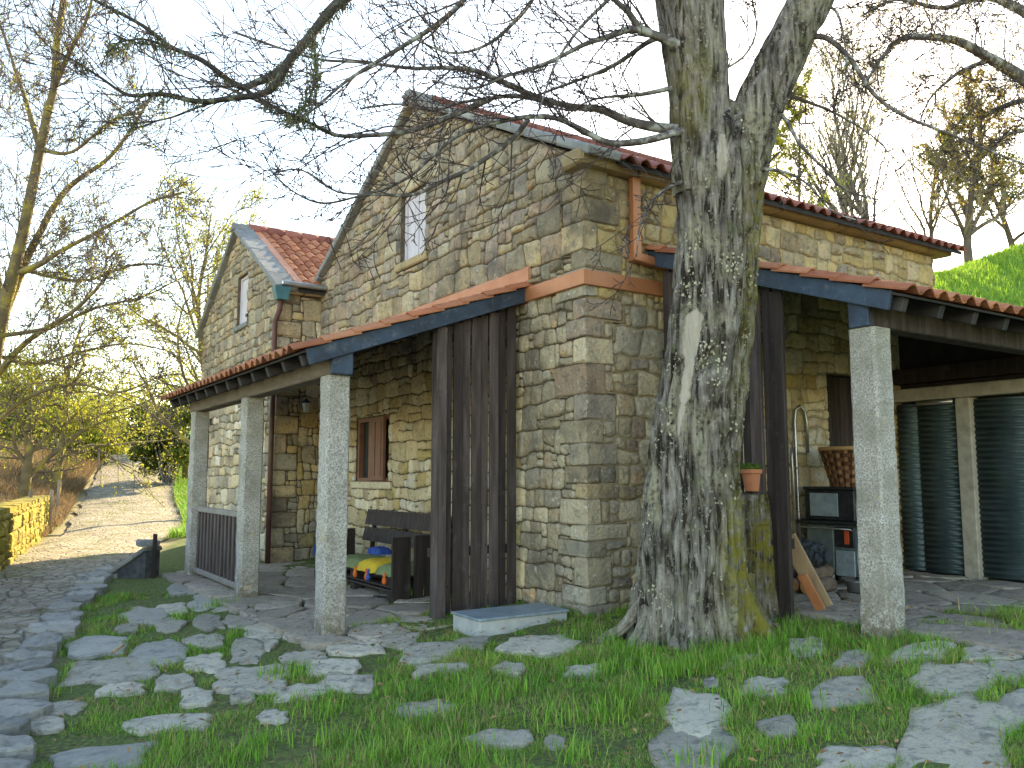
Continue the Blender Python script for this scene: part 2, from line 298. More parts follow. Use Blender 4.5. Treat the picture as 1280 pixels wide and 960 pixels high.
def gz(x, y, rough=True):
    x = np.asarray(x, float); y = np.asarray(y, float)
    terr = .07 * np.clip(x, -6, 2.0)
    px, pz, pw = path_at(y); ex = edge_x(y)
    # inside the yard / the wild ground left of the path and behind
    yard = terr
    back = np.maximum(pz, terr) + .0 * x
    d = x - px
    right_bank = pz + .9 * sst(pw + .1, pw + 4.5, d) * sst(17, 26, y) + .10 * np.clip(d - pw, 0, 6) * sst(24, 45, y)
    left_bank = pz + .35 * sst(pw + .6, pw + 1.2, -d) * sst(8, 12, y) + 1.1 * sst(pw + .8, pw + 5.5, -d) * sst(18, 27, y)
    wild_r = yard * (1 - sst(12, 19, y)) + right_bank * sst(12, 19, y)
    z = np.where(d < 0, left_bank, wild_r)
    inside = 1 - sst(9.0, 9.6, y)                                  # stretch where the kerb holds the yard up
    step = sst(ex - .10, ex + .10, x)
    z = np.where(y < 9.6, pz * (1 - step) + yard * step, z) * 1.0
    z = np.where((y < 9.6), z * inside + np.where(d < 0, left_bank, np.where(d < pw, pz, wild_r)) * (1 - inside), z)
    on = (1 - sst(pw - .1, pw + .5, np.abs(d))) * sst(8.6, 10, y)
    z = z * (1 - on) + pz * on
    z = np.where((y < 9.6) & (x < px - pw), pz - .02, z) if False else z
    t = x - .3 * np.maximum(y, 0)
    z = z + 13.6 * sst(3, 40, t) * (1 - sst(24, 40, y)) * sst(7.2, 20, x)
    far = np.hypot(x, y)
    z = z + 6 * sst(70, 200, far)
    return z
def grid_axis(a, b, fine0, fine1, st, g=1.12):
    mid = list(np.arange(fine0, fine1 + 1e-6, st)); lo = [fine0]; s = st
    while lo[-1] > a: s *= g; lo.append(lo[-1] - s)
    hi = [mid[-1]]; s = st
    while hi[-1] < b: s *= g; hi.append(hi[-1] + s)
    return np.array(lo[::-1][:-1] + mid + hi[1:])
gx = grid_axis(-260, 260, -7.5, 4, .09); gy = grid_axis(-60, 320, -7.5, 10.5, .1)
GX, GY = np.meshgrid(gx, gy); GZ = gz(GX, GY)
nz = np.array([mn.fractal((a * 1.7, b * 1.7, 3.3), 1, 2, 4) for a, b in zip(GX.ravel(), GY.ravel())]).reshape(GX.shape)
inhouse = ((GX > 0) & (GY > 0)) | ((GX > -2.3) & (GY > 1.3) & (GY < 14)) | ((GX > 1.3) & (GY > -2.5) & (GX < 6))
onp = 1 - sst(0, 1.2, np.abs(GX - path_at(GY)[0]) - path_at(GY)[2])
GZ = GZ - .06 * onp * (GY > 9.5) + nz * (1 - .9 * onp * (GY > 8)) * np.where(np.hypot(GX, GY) < 14, .03, .10) * np.where(inhouse, 0, 1) - .02 - .03 * inhouse
nx, ny = len(gx), len(gy); ii = np.arange(nx * ny).reshape(ny, nx)
gf = np.stack([ii[:-1, :-1], ii[:-1, 1:], ii[1:, 1:], ii[1:, :-1]], -1).reshape(-1, 4)
px_, pz_, pw_ = path_at(GY)
dd = GX - px_
tr = GX - .3 * np.maximum(GY, 0)
mgrass = np.clip(sst(6, 12, tr) * sst(8, 11, GX) + sst(pw_ + .3, pw_ + 1.2, dd) * sst(15, 19, GY), 0, 1)
mbr = np.clip(sst(pw_ + .5, pw_ + 1.4, -dd) * sst(12, 18, GY) * (.5 + .8 * nz), 0, 1)
mdirt = (1 - sst(-.05, .3, GX - edge_x(GY))) * (GY < 9.5) + (1 - sst(1.0, 1.5, np.abs(dd) - pw_ + 1)) * (GY >= 9)
gcol = np.stack([np.clip(mdirt, 0, 1), mgrass, mbr * (1 - np.clip(mdirt, 0, 1))], -1).reshape(-1, 3)
ground = obj('ground', np.stack([GX, GY, GZ], -1).reshape(-1, 3), gf, 'ground', smooth=True, col=gcol, loc=(0, 0, 0)); tag(ground, kind='structure')
def gh(x, y): return float(gz(x, y))
# the cobbled path, a sheet of its own above the ground
def path_mat():
    m = mk('path', [(0, (.2, .175, .135)), (.5, (.33, .3, .24)), (1, (.42, .385, .32))], 3.0, bump=0, patches=[((.17, .19, .07), 1.1, .48, .66, .65), ((.2, .16, .11), 6, .55, .7, .6)])
    N, L = m.node_tree.nodes, m.node_tree.links; geo = N.new('ShaderNodeNewGeometry')
    v = N.new('ShaderNodeTexVoronoi'); v.feature = 'DISTANCE_TO_EDGE'; v.inputs['Scale'].default_value = 5.5; L.new(geo.outputs['Position'], v.inputs['Vector'])
    r = N.new('ShaderNodeMapRange'); r.inputs[2].default_value = .12; L.new(v.outputs['Distance'], r.inputs[0])
    b = N.new('ShaderNodeBump'); b.inputs['Strength'].default_value = 1; b.inputs['Distance'].default_value = .05; L.new(r.outputs[0], b.inputs['Height']); L.new(b.outputs[0], N['Principled BSDF'].inputs['Normal'])
path_mat()
pv = []; pf = []; py = np.concatenate([np.arange(-8, 12, .25), np.arange(12, 63, .6)])
K = 13
for i, y in enumerate(py):
    cx, cz, w = path_at(y); w = w + .25 * n3(y * .7, 1.2, 0)
    for k in range(K):
        x = cx + (k / (K - 1) * 2 - 1) * w
        x = min(x, edge_x(y) + .05) if y < 8.9 else x
        pv.append((x, y, cz + .045 + .05 * n3(x * 1.3, y * 1.3, 5) - .07 * abs(k / (K - 1) * 2 - 1) ** 4))
for i in range(len(py) - 1):
    for k in range(K - 1): pf.append((i * K + k, i * K + k + 1, (i + 1) * K + k + 1, (i + 1) * K + k))
path = obj('path', pv, pf, 'path', smooth=True, loc=(0, 0, 0)); tag(path, kind='structure')

# ---------------------------------------------------------------- stone walls
def clip(poly, a, b, c):
    """keep a*u+b*v<=c"""
    out = []; n = len(poly)
    for i in range(n):
        p, q = poly[i], poly[(i + 1) % n]; dp = a * p[0] + b * p[1] - c; dq = a * q[0] + b * q[1] - c
        if dp <= 0: out.append(p)
        if (dp < 0 < dq) or (dq < 0 < dp): t = dp / (dp - dq); out.append((p[0] + t * (q[0] - p[0]), p[1] + t * (q[1] - p[1])))
    return out
def cut_rect(poly, r):
    u0, u1, v0, v1 = r; us = [p[0] for p in poly]; vs = [p[1] for p in poly]
    if min(us) >= u1 or max(us) <= u0 or min(vs) >= v1 or max(vs) <= v0: return [poly]
    res = [clip(poly, 1, 0, u0)]; rest = clip(poly, -1, 0, -u0)
    if rest: res.append(clip(rest, -1, 0, -u1)); rest = clip(rest, 1, 0, u1)
    if rest: res.append(clip(rest, 0, 1, v0)); rest2 = clip(rest, 0, -1, -v1); res.append(rest2)
    return [p for p in res if len(p) > 2]
def area(p): return abs(sum(p[i][0] * p[(i + 1) % len(p)][1] - p[(i + 1) % len(p)][0] * p[i][1] for i in range(len(p)))) / 2
def layout(u0, u1, v0, v1, hmin, hmax, rnd, seed, asp=(.75, 1.9)):
    cells = []; v = v0
    def sub(c):
        x0, x1, y0, y1 = c; w, h = x1 - x0, y1 - y0; r = rnd.random()
        if h > .22 and w > .2 and r < .30:
            m = y0 + h * rnd.uniform(.35, .65); return [(x0, x1, y0, m), (x0, x1, m, y1)] if rnd.random() < .5 else [(x0, x1, y0, m)] + [(x0, x0 + w * .45, m, y1), (x0 + w * .45, x1, m, y1)]
        if w > .26 and r < .46: m = x0 + w * rnd.uniform(.6, .78); q = y0 + h * rnd.uniform(.4, .6); return [(x0, m, y0, y1), (m, x1, y0, q), (m, x1, q, y1)]
        return [c]
    while v < v1:
        h = rnd.uniform(hmin, hmax); u = u0 - rnd.uniform(0, .3)
        while u < u1:
            w = h * rnd.uniform(*asp); cells += sub((u, u + w, v, v + h)); u += w
        v += h
    out = []
    for (x0, x1, y0, y1) in cells:
        P = [(x0, y0), (x1, y0), (x1, y1), (x0, y1)]
        out.append(P)
    def warp(p):
        u, v = p
        return (u + .09 * n3(u * 1.1, v * 1.1, seed) + .05 * n3(u * 4.3, v * 4.3, seed + 9), v + .055 * n3(u * .8, v * 1.3, seed + 20) + .05 * n3(u * 4.3, v * 4.3, seed + 31))
    def dens(P):
        o = []
        for i in range(len(P)):
            p, q = P[i], P[(i + 1) % len(P)]; k = max(2, int(math.hypot(q[0] - p[0], q[1] - p[1]) / .07))
            o += [(p[0] + (q[0] - p[0]) * j / k, p[1] + (q[1] - p[1]) * j / k) for j in range(k)]
        return o
    return [[warp(p) for p in dens(P)] for P in out]
def stone_mesh(poly, joint, th, rnd, warpjit=.006):
    """rings (u,v,d) for a cushioned rubble stone"""
    a = area(poly)
    if a < .002: return None
    P = np.array(poly)
    # resample evenly, round the corners, pull in from the joint
    seg = np.linalg.norm(np.roll(P, -1, 0) - P, axis=1); L = seg.sum(); n = int(min(28, max(10, L / .055))); s = np.r_[0, np.cumsum(seg)]; Q = np.vstack([P, P[:1]])
    t = (np.arange(n) + rnd.random()) / n * L; t %= L; t.sort(); P = np.c_[np.interp(t, s, Q[:, 0]), np.interp(t, s, Q[:, 1])]
    P = P * .8 + .10 * (np.roll(P, 1, 0) + np.roll(P, -1, 0))
    ori = np.sign(sum(P[i][0] * P[(i + 1) % n][1] - P[(i + 1) % n][0] * P[i][1] for i in range(n)))
    if ori < 0: P = P[::-1]
    def inset(P, k):
        t = np.roll(P, -1, 0) - np.roll(P, 1, 0); t /= np.linalg.norm(t, axis=1)[:, None] + 1e-9
        return P + np.c_[-t[:, 1], t[:, 0]] * k
    c = P.mean(0); r = math.sqrt(a)
    P = inset(P, joint / 2) + np.array([[rnd.uniform(-1, 1) * warpjit, rnd.uniform(-1, 1) * warpjit] for _ in range(n)])
    if np.abs(P - c).max() < .018: return None
    tu, tv = rnd.uniform(-.25, .25), rnd.uniform(-.25, .25)
    P2 = inset(P, min(.016, r * .08)); P3 = c + (P - c) * .62; P4 = c + (P - c) * .25
    def lift(Q, base, amp): return [base + amp * rnd.uniform(-1, 1) + th * ((q[0] - c[0]) * tu + (q[1] - c[1]) * tv) / r for q in Q]
    rings = [(P, [-.04] * n), (P, lift(P, th * .35, th * .08)), (P2, lift(P2, th * .82, th * .10)), (P3, lift(P3, th * 1.05, th * .22)), (P4, lift(P4, th * 1.08, th * .2))]
    v = [(q[0], q[1], d) for Q, D in rings for q, d in zip(Q, D)] + [(c[0], c[1], th * 1.1)]
    f = []
    for k in range(len(rings) - 1):
        for i in range(n): j = (i + 1) % n; f.append((k * n + i, k * n + j, (k + 1) * n + j, (k + 1) * n + i))
    k = len(rings) - 1; f += [(k * n + i, k * n + (i + 1) % n, (k + 1) * n) for i in range(n)]
    return v, f, a
def tnt(rnd): return (rnd.random(), rnd.random(), rnd.random())
STONES = {}
def stone_wall(name, house, outline, holes, mapf, core, seed, zones, joint, th, flip, hrange=(.15, .32), cuts=(), asp=(.75, 1.9), thick=.45):
    """mortar core + stones. zones: f(u,v)->(stone material, cell?)"""
    rnd = random.Random(seed)
    us = [p[0] for p in outline]; vs = [p[1] for p in outline]
    # core pieces round the openings
    pieces = [outline]
    for h in holes: pieces = [q for p in pieces for q in cut_rect(p, h)]
    mb = MB()
    for p in pieces:
        n = len(p); fr = [mapf(u, v, 0) for u, v in p]; bk = [mapf(u, v, -thick) for u, v in p]
        mb.add(fr + bk, [tuple(range(n)), tuple(range(2 * n - 1, n - 1, -1))] + [(i, n + i, n + (i + 1) % n, (i + 1) % n) for i in range(n)])
    wall = mb.build(name, core, house, loc=(0, 0, 0) if False else None)
    cells = layout(min(us) - .1, max(us) + .1, min(vs) - .1, max(vs) + .3, *hrange, rnd, seed * 1.7, asp)
    # convex outline half planes
    n = len(outline); ori = sum(outline[i][0] * outline[(i + 1) % n][1] - outline[(i + 1) % n][0] * outline[i][1] for i in range(n)) > 0
    for i in range(n):
        p, q = outline[i], outline[(i + 1) % n]; a, b = (q[1] - p[1]), -(q[0] - p[0])
        if not ori: a, b = -a, -b
        l = math.hypot(a, b); a, b = a / l, b / l
        cells = [c2 for c2 in (clip(c_, a, b, a * p[0] + b * p[1]) for c_ in cells) if len(c2) > 2]
    for h in list(holes) + list(cuts): cells = [q for c_ in cells for q in cut_rect(c_, h)]
    for c_ in cells:
        r = stone_mesh(c_, joint * rnd.uniform(.7, 1.3), th * rnd.uniform(.6, 1.35), rnd)
        if not r: continue
        v, f, a = r
        pts = [mapf(*q) for q in v]
        if flip: f = [q[::-1] for q in f]
        cu = sum(q[0] for q in v) / len(v); cv = sum(q[1] for q in v) / len(v)
        x, y, dep = PX(mapf(cu, cv, 0)); size = math.sqrt(a) * F / dep if dep > 0 else 0
        if not (-20 < x < 1300 and -20 < y < 980): size *= .1
        STONES.setdefault(house.name, []).append((size, pts, f, zones(cu, cv, rnd), wall, tnt(rnd)))
    return wall
def finish_stones(house, limit=300):
    L = sorted(STONES[house.name], key=lambda s: -s[0]); rest = {}
    for k, (size, pts, f, m, wall, tt) in enumerate(L):
        if k < limit: obj('stone', pts, f, m, wall, smooth=True, tint=tt)
        else: rest.setdefault((wall.name, m), (wall, MB()))[1].add(pts, f, tt)
    for (wn_, m), (wall, mb) in rest.items():
        o = mb.build('small_stones', m, wall, smooth=True); o['kind'] = 'stuff'
def rough_block(mb_or_name, a, b, mat, parent, rnd, jit=.012, bev=.025, name='quoin'):
    mb = MB().box(a, b, bev)
    v = np.array(mb.v); v += np.array([[rnd.uniform(-1, 1) * jit for _ in range(3)] for _ in v])
    return obj(name, v, mb.f, mat, parent, smooth=False, tint=tnt(rnd))

# ---------------------------------------------------------------- roof tiles
def tile_mesh(w=.225, l=.42, th=.016):
    prof = []
    for i in range(9):
        t = i / 8; x = t * (w + .03); z = .035 * math.sin(t * 2 * math.pi - .6) + .012
        prof.append((x, z))
    v = []; n = len(prof)
    for (yy, lift) in ((0, .032), (l, .004)):
        for (x, z) in prof: v.append((x, yy, z + lift))
        for (x, z) in prof: v.append((x, yy, z + lift - th))
    f = []
    for i in range(n - 1):
        f.append((i, i + 1, 2 * n + i + 1, 2 * n + i)); f.append((n + i + 1, n + i, 3 * n + i, 3 * n + i + 1)); f.append((n + i, n + i + 1, i + 1, i)); f.append((2 * n + i, 2 * n + i + 1, 3 * n + i + 1, 3 * n + i))
    f.append((0, 2 * n, 3 * n, n)); f.append((n - 1, 2 * n - 1, 4 * n - 1, 3 * n - 1))
    return np.array(v), f
TV, TF = tile_mesh()
TILE_SHARED = {}
def tile_field(parent, mat, O, du, ds, nu, ns, single, skip=lambda i, j: False, rnd=random.Random(3)):
    """O eave corner, du along the eave, ds up the slope; single(i,j) tiles become objects"""
    O, du, ds = np.array(O, float), np.array(du, float), np.array(ds, float); du /= np.linalg.norm(du); ds /= np.linalg.norm(ds)
    n = np.cross(du, ds)
    flip = n[2] < 0
    if flip: n = -n
    mb = MB()
    for i in range(nu):
        for j in range(ns):
            if skip(i, j): continue
            jit = rnd.uniform(-.012, .012)
            base = O + du * (i * .225 + rnd.uniform(-.004, .004)) + ds * (j * .345 + jit) + n * rnd.uniform(0, .006)
            if single(i, j):
                k = (mat, flip, rnd.randrange(5))
                M = Matrix(((du[0], ds[0], n[0], base[0]), (du[1], ds[1], n[1], base[1]), (du[2], ds[2], n[2], base[2]), (0, 0, 0, 1)))
                if k not in TILE_SHARED:
                    me = bpy.data.meshes.new('roof_tile'); me.from_pydata(TV.tolist(), [], [q[::-1] for q in TF] if flip else TF)
                    a = me.color_attributes.new('tint', 'FLOAT_COLOR', 'POINT'); c = np.tile([rnd.random(), rnd.random(), 0, 1], (len(TV), 1)); a.data.foreach_set('color', c.astype(np.float32).ravel()); me.materials.append(MAT[mat]); TILE_SHARED[k] = me
                o = bpy.data.objects.new('roof_tile', TILE_SHARED[k]); C.objects.link(o); o.location = base; attach(o, parent); o.matrix_basis = M
            else:
                P = base + TV[:, :1] * du + TV[:, 1:2] * ds + TV[:, 2:] * n
                mb.add(P.tolist(), [q[::-1] for q in TF] if flip else TF, tnt(rnd))
    if mb.v: o = mb.build('tile_field', mat, parent); o['kind'] = 'stuff'

# ---------------------------------------------------------------- the main cottage
GP = lambda u, v, d: (-d, u, v)
LP_ = lambda u, v, d: (u, -d, v)
cot = empty('stone_cottage', (0, 0, 0), 'large granite rubble cottage with high gable and long eaves behind the big tree', 'cottage')
EV, AP, GW = 4.93, 7.12, 8.4
win_up = (3.82, 4.68, 4.78, 5.86); win_lo = (4.98, 6.3, 1.36, 2.42)
# quoins at the corner the two walls share
rq = random.Random(11); z = -.4; quo = []; k = 0
while z < EV - .05:
    h = min(rq.uniform(.16, .34), EV - z); a, b = (rq.uniform(.30, .55), rq.uniform(.16, .28)); a, b = (a, b) if k % 2 else (b, a)
    quo.append((z, z + h, a, b)); z += h; k += 1
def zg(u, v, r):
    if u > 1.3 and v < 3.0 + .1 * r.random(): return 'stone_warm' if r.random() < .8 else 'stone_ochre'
    if v < 3.75 and u <= 1.6: return 'stone_low'
    return 'stone_gable' if r.random() < .82 else 'stone_low'
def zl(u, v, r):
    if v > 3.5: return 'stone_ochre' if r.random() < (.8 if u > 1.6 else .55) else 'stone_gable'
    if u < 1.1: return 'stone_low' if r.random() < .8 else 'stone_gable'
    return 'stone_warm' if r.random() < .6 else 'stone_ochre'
gw = stone_wall('gable_wall', cot, [(.012, -.4), (GW, -.4), (GW, EV + .09), (GW / 2, AP + .09), (.012, EV + .09)], [win_up, win_lo], GP, 'mortar_dark', 5, zg, .014, .03, True,
                cuts=[(-.1, b, z0, z1) for z0, z1, a, b in quo] + [(3.70, 4.80, 4.64, 4.78), (4.83, 6.45, 1.24, 1.36)])
door_r = (4.15, 5.15, -.4, 2.85)
lw = stone_wall('long_wall', cot, [(.012, -.41), (6.9, -.41), (6.9, EV - .07), (.012, EV - .07)], [door_r], LP_, 'mortar_sand', 6, zl, .018, .028, False,
                hrange=(.18, .38), cuts=[(-.1, a, z0, z1) for z0, z1, a, b in quo], asp=(.8, 1.5))
for (z0, z1, a, b) in quo:
    rough_block('q', (-.026 - rq.random() * .012, -.026 - rq.random() * .012, z0 + .004), (a - .004, b - .004, z1 - .004), rq.choice(['stone_low', 'stone_low', 'stone_gable']), gw, rq, .010, .018)
MB().prism([(.5, -.4), (GW - .0, -.4), (GW - .0, EV), (GW / 2, AP - .25), (.5, EV)], 0, .46, 6.9).build('inner_walls', 'mortar_sand', cot)
finish_stones(cot)
# the long wall's cornice and the gable copings
rc = random.Random(4); x = -.16; k = 0
while x < 7.2:
    L = min(rc.uniform(.7, 1.3), 7.2 - x)
    rough_block('c', (x + .006, -.17 - rc.random() * .02, EV - .06), (x + L - .006, .25, EV + .13), 'cornice', cot, rc, .008, .03, 'cornice_stone'); x += L; k += 1
def coping(parent, x0, x1, ya, za, yb, zb, rnd, n, th=.11):
    p0, p1 = np.array((0, ya, za)), np.array((0, yb, zb)); d = (p1 - p0) / np.linalg.norm(p1 - p0); nrm = np.array((0, -d[2], d[1])); nrm = nrm if nrm[2] > 0 else -nrm
    for i in range(n):
        a = p0 + (p1 - p0) * i / n; b = p0 + (p1 - p0) * (i + 1) / n; c = (a + b) / 2 + nrm * (th / 2 + rnd.uniform(-.006, .006)); c[0] = (x0 + x1) / 2 + rnd.uniform(-.012, .012)
        mb = MB().obox(c, (1, 0, 0), d, nrm, (x1 - x0) / 2, np.linalg.norm(b - a) / 2 - .006, th / 2, .02)
        v = np.array(mb.v); v += np.array([[rnd.uniform(-1, 1) * .008 for _ in range(3)] for _ in v]); obj('coping_stone', v, mb.f, 'coping', parent, tint=tnt(rnd))
sl_ = (AP - EV) / (GW / 2)
coping(cot, -.15, .32, -.26, EV - .26 * sl_ + .12, GW / 2, AP + .1, rc, 7)
coping(cot, -.15, .32, GW + .26, EV - .26 * sl_ + .1, GW / 2, AP + .1, rc, 7)
MB().prism([(GW / 2 - .16, AP + .14), (GW / 2 + .16, AP + .14), (GW / 2 + .06, AP + .31), (GW / 2 - .08, AP + .29)], 0, -.17, .3).build('apex_stone', 'coping', cot, tint=(.2, .2, 0))
# main roof: slabs with tiles
up1 = np.array((0, 1, sl_)); up1 /= np.linalg.norm(up1); up2 = np.array((0, -1, sl_)); up2 /= np.linalg.norm(up2)
MB().prism([(-.28, EV - .28 * sl_ + .15), (GW / 2, AP + .15), (GW + .28, EV - .28 * sl_ + .15), (GW + .28, EV - .28 * sl_ + .09), (GW / 2, AP + .05), (-.28, EV - .28 * sl_ + .09)], 0, .33, 7.25).build('roof_deck', 'rafter', cot)
tile_field(cot, 'tile_old', (.30, -.33, EV - .33 * sl_ + .16), (1, 0, 0), up1, 31, 15, lambda i, j: j < 2)
tile_field(cot, 'tile_old', (.30, GW + .33, EV - .33 * sl_ + .16), (1, 0, 0), up2, 31, 15, lambda i, j: False)
rt = MB()
for i in range(18): rt.tube([(.25 + i * .39, GW / 2, AP + .2), (.68 + i * .39, GW / 2, AP + .215)], [.13, .115], 10)
rt.build('ridge_tiles', 'tile_old', cot, smooth=True)['kind'] = 'stuff'
# upper window with closed pale shutters
y0, y1, z0, z1 = win_up
wn1 = MB().box((.07, y0, z0), (.17, y0 + .06, z1)).box((.07, y1 - .06, z0), (.17, y1, z1)).box((.07, y0 + .062, z1 - .06), (.17, y1 - .062, z1)).box((.07, y0 + .062, z0), (.17, y1 - .062, z0 + .05)).build('window', 'shutter_white', cot, tint=(.5, .5, 0))
for i in range(6):
    w = (y1 - y0 - .13) / 6; a = y0 + .065 + i * w
    MB().box((.092 + .004 * (i % 2), a + .003, z0 + .055), (.13, a + w - .002, z1 - .065), .005).build('shutter_board', 'shutter_white', wn1, tint=(R.random(), .5, 0))
MB().box((.09, y0 + .4, z0 + .06), (.078, y0 + .43, z1 - .07), .004).build('meeting_rail', 'shutter_white', wn1, tint=(.1, .5, 0))
MB().bar((-.03, y0 - .02, z0 + .16), (-.03, y0 - .10, z0 + .16), .02, .05).bar((-.03, y0 - .10, z0 + .10), (-.03, y0 - .10, z0 + .22), .02, .03).build('shutter_hook', 'iron', wn1)
MB().box((-.06, y0 - .10, z0 - .13), (.3, y1 + .12, z0 - .004), .02).build('window_sill', 'cornice', wn1, tint=(.6, .8, 0))
# porch window: frame, one leaf shut, black sheets painted as the dark room behind the other
y0, y1, z0, z1 = win_lo
wn2 = MB().box((.02, y0, z0), (.14, y0 + .07, z1)).box((.02, y1 - .07, z0), (.14, y1, z1)).box((.02, y0 + .072, z1 - .07), (.14, y1 - .072, z1)).box((.02, y0 + .072, z0), (.14, y1 - .072, z0 + .06)).build('window', 'shutter_brown', cot, tint=(.4, .5, 0))
MB().box((-.045, y0 + .16, z0 + .02), (.015, y0 + .72, z1 - .02), .008).build('shutter', 'shutter_brown', wn2, tint=(.9, .5, 0))
MB().box((-.056, y0 + .22, z0 + .09), (-.047, y0 + .40, z1 - .10)).box((-.056, y0 + .45, z0 + .09), (-.047, y0 + .66, z1 - .10)).build('shutter_panel', 'shutter_brown', wn2, tint=(.6, .5, 0))
MB().bar((-.09, y0 + .2, z0 + .5), (-.09, y0 + .29, z0 + .5), .02, .02).bar((-.09, y0 + .2, z0 + .42), (-.09, y0 + .2, z0 + .56), .02, .025).bar((-.1, y0 + .2, z0 + .5), (-.04, y0 + .2, z0 + .5), .02, .02).build('handle', 'iron', wn2)
MB().box((.30, y0, z0), (.34, y1, z1)).build('room_dark_sheet', 'black', wn2)  # black sheet stands in for the unlit interior
MB().box((.10, y0 + .78, z0 + .062), (.115, y1 - .072, z1 - .072)).build('opening_dark', 'black', wn2)  # black plate paints the open leaf's dark interior
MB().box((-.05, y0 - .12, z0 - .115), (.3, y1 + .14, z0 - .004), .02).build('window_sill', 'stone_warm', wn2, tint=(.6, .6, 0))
# back door of the shed side, in shade
dr = MB().box((4.16, .12, .1), (5.14, .17, 2.84)).build('door', 'black', cot)
for i in range(5): MB().box((4.17 + i * .195, .085, .12), (4.17 + i * .195 + .185, .118, 2.82), .006).build('door_board', 'wood_dark', dr, tint=tnt(R))
# copper band round the corner, downpipe and gutter
MB().box((-.075, -.075, 3.53), (-.002, 1.47, 3.70), .006).build('copper_band', 'copper', cot)
MB().box((-.002, -.077, 3.53), (1.45, -.004, 3.698), .006).build('copper_band', 'copper', cot)
MB().box((.615, -.13, 3.92), (.735, -.045, 4.86), .012).build('downpipe', 'copper', cot)
MB().bar((.60, -.09, 3.93), (1.45, -.10, 3.86), .11, .10, bev=.01).build('gutter', 'copper', cot)
# ---------------------------------------------------------------- the wing beyond the porch
WX, WY0, WY1, WEV, WAP = -.85, 8.1, 13.9, 4.88, 6.62
wing = empty('stone_wing', (WX, WY0, -.14), 'smaller granite cottage wing with red tiled roof and brown downpipe at its corner', 'cottage')
SP = lambda u, v, d: (WX - d, u, v)
SS = lambda u, v, d: (u, WY0 - d, v)
ww = (10.15, 10.95, 4.62, 5.68); wdoor = (9.1, 10.1, -.3, 2.0)
quo2 = []; z = -.4; k = 0
while z < WEV - .05:
    h = min(rq.uniform(.22, .36), WEV - z); a, b = (rq.uniform(.34, .5), rq.uniform(.2, .28)); a, b = (a, b) if k % 2 else (b, a); quo2.append((z, z + h, a, b)); z += h; k += 1
wmid = (WY0 + WY1) / 2
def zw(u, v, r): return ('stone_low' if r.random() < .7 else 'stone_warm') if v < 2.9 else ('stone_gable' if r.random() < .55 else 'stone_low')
wf = stone_wall('facade_wall', wing, [(WY0 + .012, -.4), (WY1, -.4), (WY1, WEV + .09), (wmid, WAP + .09), (WY0 + .012, WEV + .09)], [ww], SP, 'mortar_dark', 8, zw, .014, .028, True, cuts=[(WY0 - .1, WY0 + b, z0, z1) for z0, z1, a, b in quo2] + [(10.05, 11.05, 4.5, 4.62)])
ws = stone_wall('side_wall', wing, [(WX + .012, -.41), (-.004, -.41), (-.004, WEV - .06), (WX + .012, WEV - .06)], [], SS, 'mortar_dark', 9, lambda u, v, r: 'stone_ochre' if r.random() < .4 else 'stone_low', 0.011, .024, False, hrange=(.25, .4), cuts=[(WX - .1, WX + a, z0, z1) for z0, z1, a, b in quo2], asp=(.9, 1.6))
for (z0, z1, a, b) in quo2: rough_block('q', (WX - .035, WY0 - .035, z0 + .008), (WX + a - .01, WY0 + b - .01, z1 - .008), rq.choice(['stone_low', 'stone_gable']), wf, rq, .008, .03)
MB().prism([(WY0 + .46, -.4), (WY1, -.4), (WY1, WEV), (wmid, WAP - .25), (WY0 + .46, WEV)], 0, WX + .46, 4.0).build('inner_walls', 'mortar_sand', wing)
finish_stones(wing)
wsl = (WAP - WEV) / ((WY1 - WY0) / 2)
coping(wing, WX - .14, WX + .30, WY0 - .20, WEV - .2 * wsl + .1, wmid, WAP + .1, rc, 5)
coping(wing, WX - .14, WX + .30, WY1 + .3, WEV - .3 * wsl + .1, wmid, WAP + .1, rc, 5)
MB().prism([(wmid - .15, WAP + .13), (wmid + .15, WAP + .13), (wmid + .07, WAP + .28), (wmid - .07, WAP + .28)], 0, WX - .16, WX + .28).build('apex_stone', 'coping', wing, tint=(.3, .3, 0))
for i, (a, b) in enumerate(((WX - .08, -.42), (-.41, 0.0))): rough_block('c', (a, WY0 - .16, WEV - .05), (b, WY0 + .2, WEV + .12), 'cornice', wing, rc, .008, .025, 'cornice_stone')
wu1 = np.array((0, 1, wsl)); wu1 /= np.linalg.norm(wu1); wu2 = np.array((0, -1, wsl)); wu2 /= np.linalg.norm(wu2)
MB().prism([(WY0 - .2, WEV - .2 * wsl + .16), (wmid, WAP + .15), (WY1 + .28, WEV - .28 * wsl + .15), (WY1 + .28, WEV - .28 * wsl + .09), (wmid, WAP + .05), (WY0 - .2, WEV - .2 * wsl + .1)], 0, WX + .31, 4.0).build('roof_deck', 'rafter', wing)
tile_field(wing, 'tile', (WX + .44, WY0 - .22, WEV - .22 * wsl + .18), (1, 0, 0), wu1, 19, 10, lambda i, j: i < 14)
tile_field(wing, 'tile_old', (WX + .3, WY1 + .3, WEV - .3 * wsl + .16), (1, 0, 0), wu2, 19, 10, lambda i, j: False)
MB().bar((WX + .37, WY0 - .22, WEV - .22 * wsl + .22), (WX + .37, wmid, WAP + .19), .15, .03).build('verge_strip', 'flash', wing)
for i in range(11): MB().tube([(WX + .2 + i * .39, wmid, WAP + .2), (WX + .63 + i * .39, wmid, WAP + .215)], [.125, .11], 10).build('ridge_tile', 'tile_old', wing, smooth=True, tint=tnt(R))
MB().bar((WX - .05, WY0 - .27, WEV + .10), (-.02, WY0 - .27, WEV + .10), .12, .09, bev=.02).build('gutter', 'steel', wing)
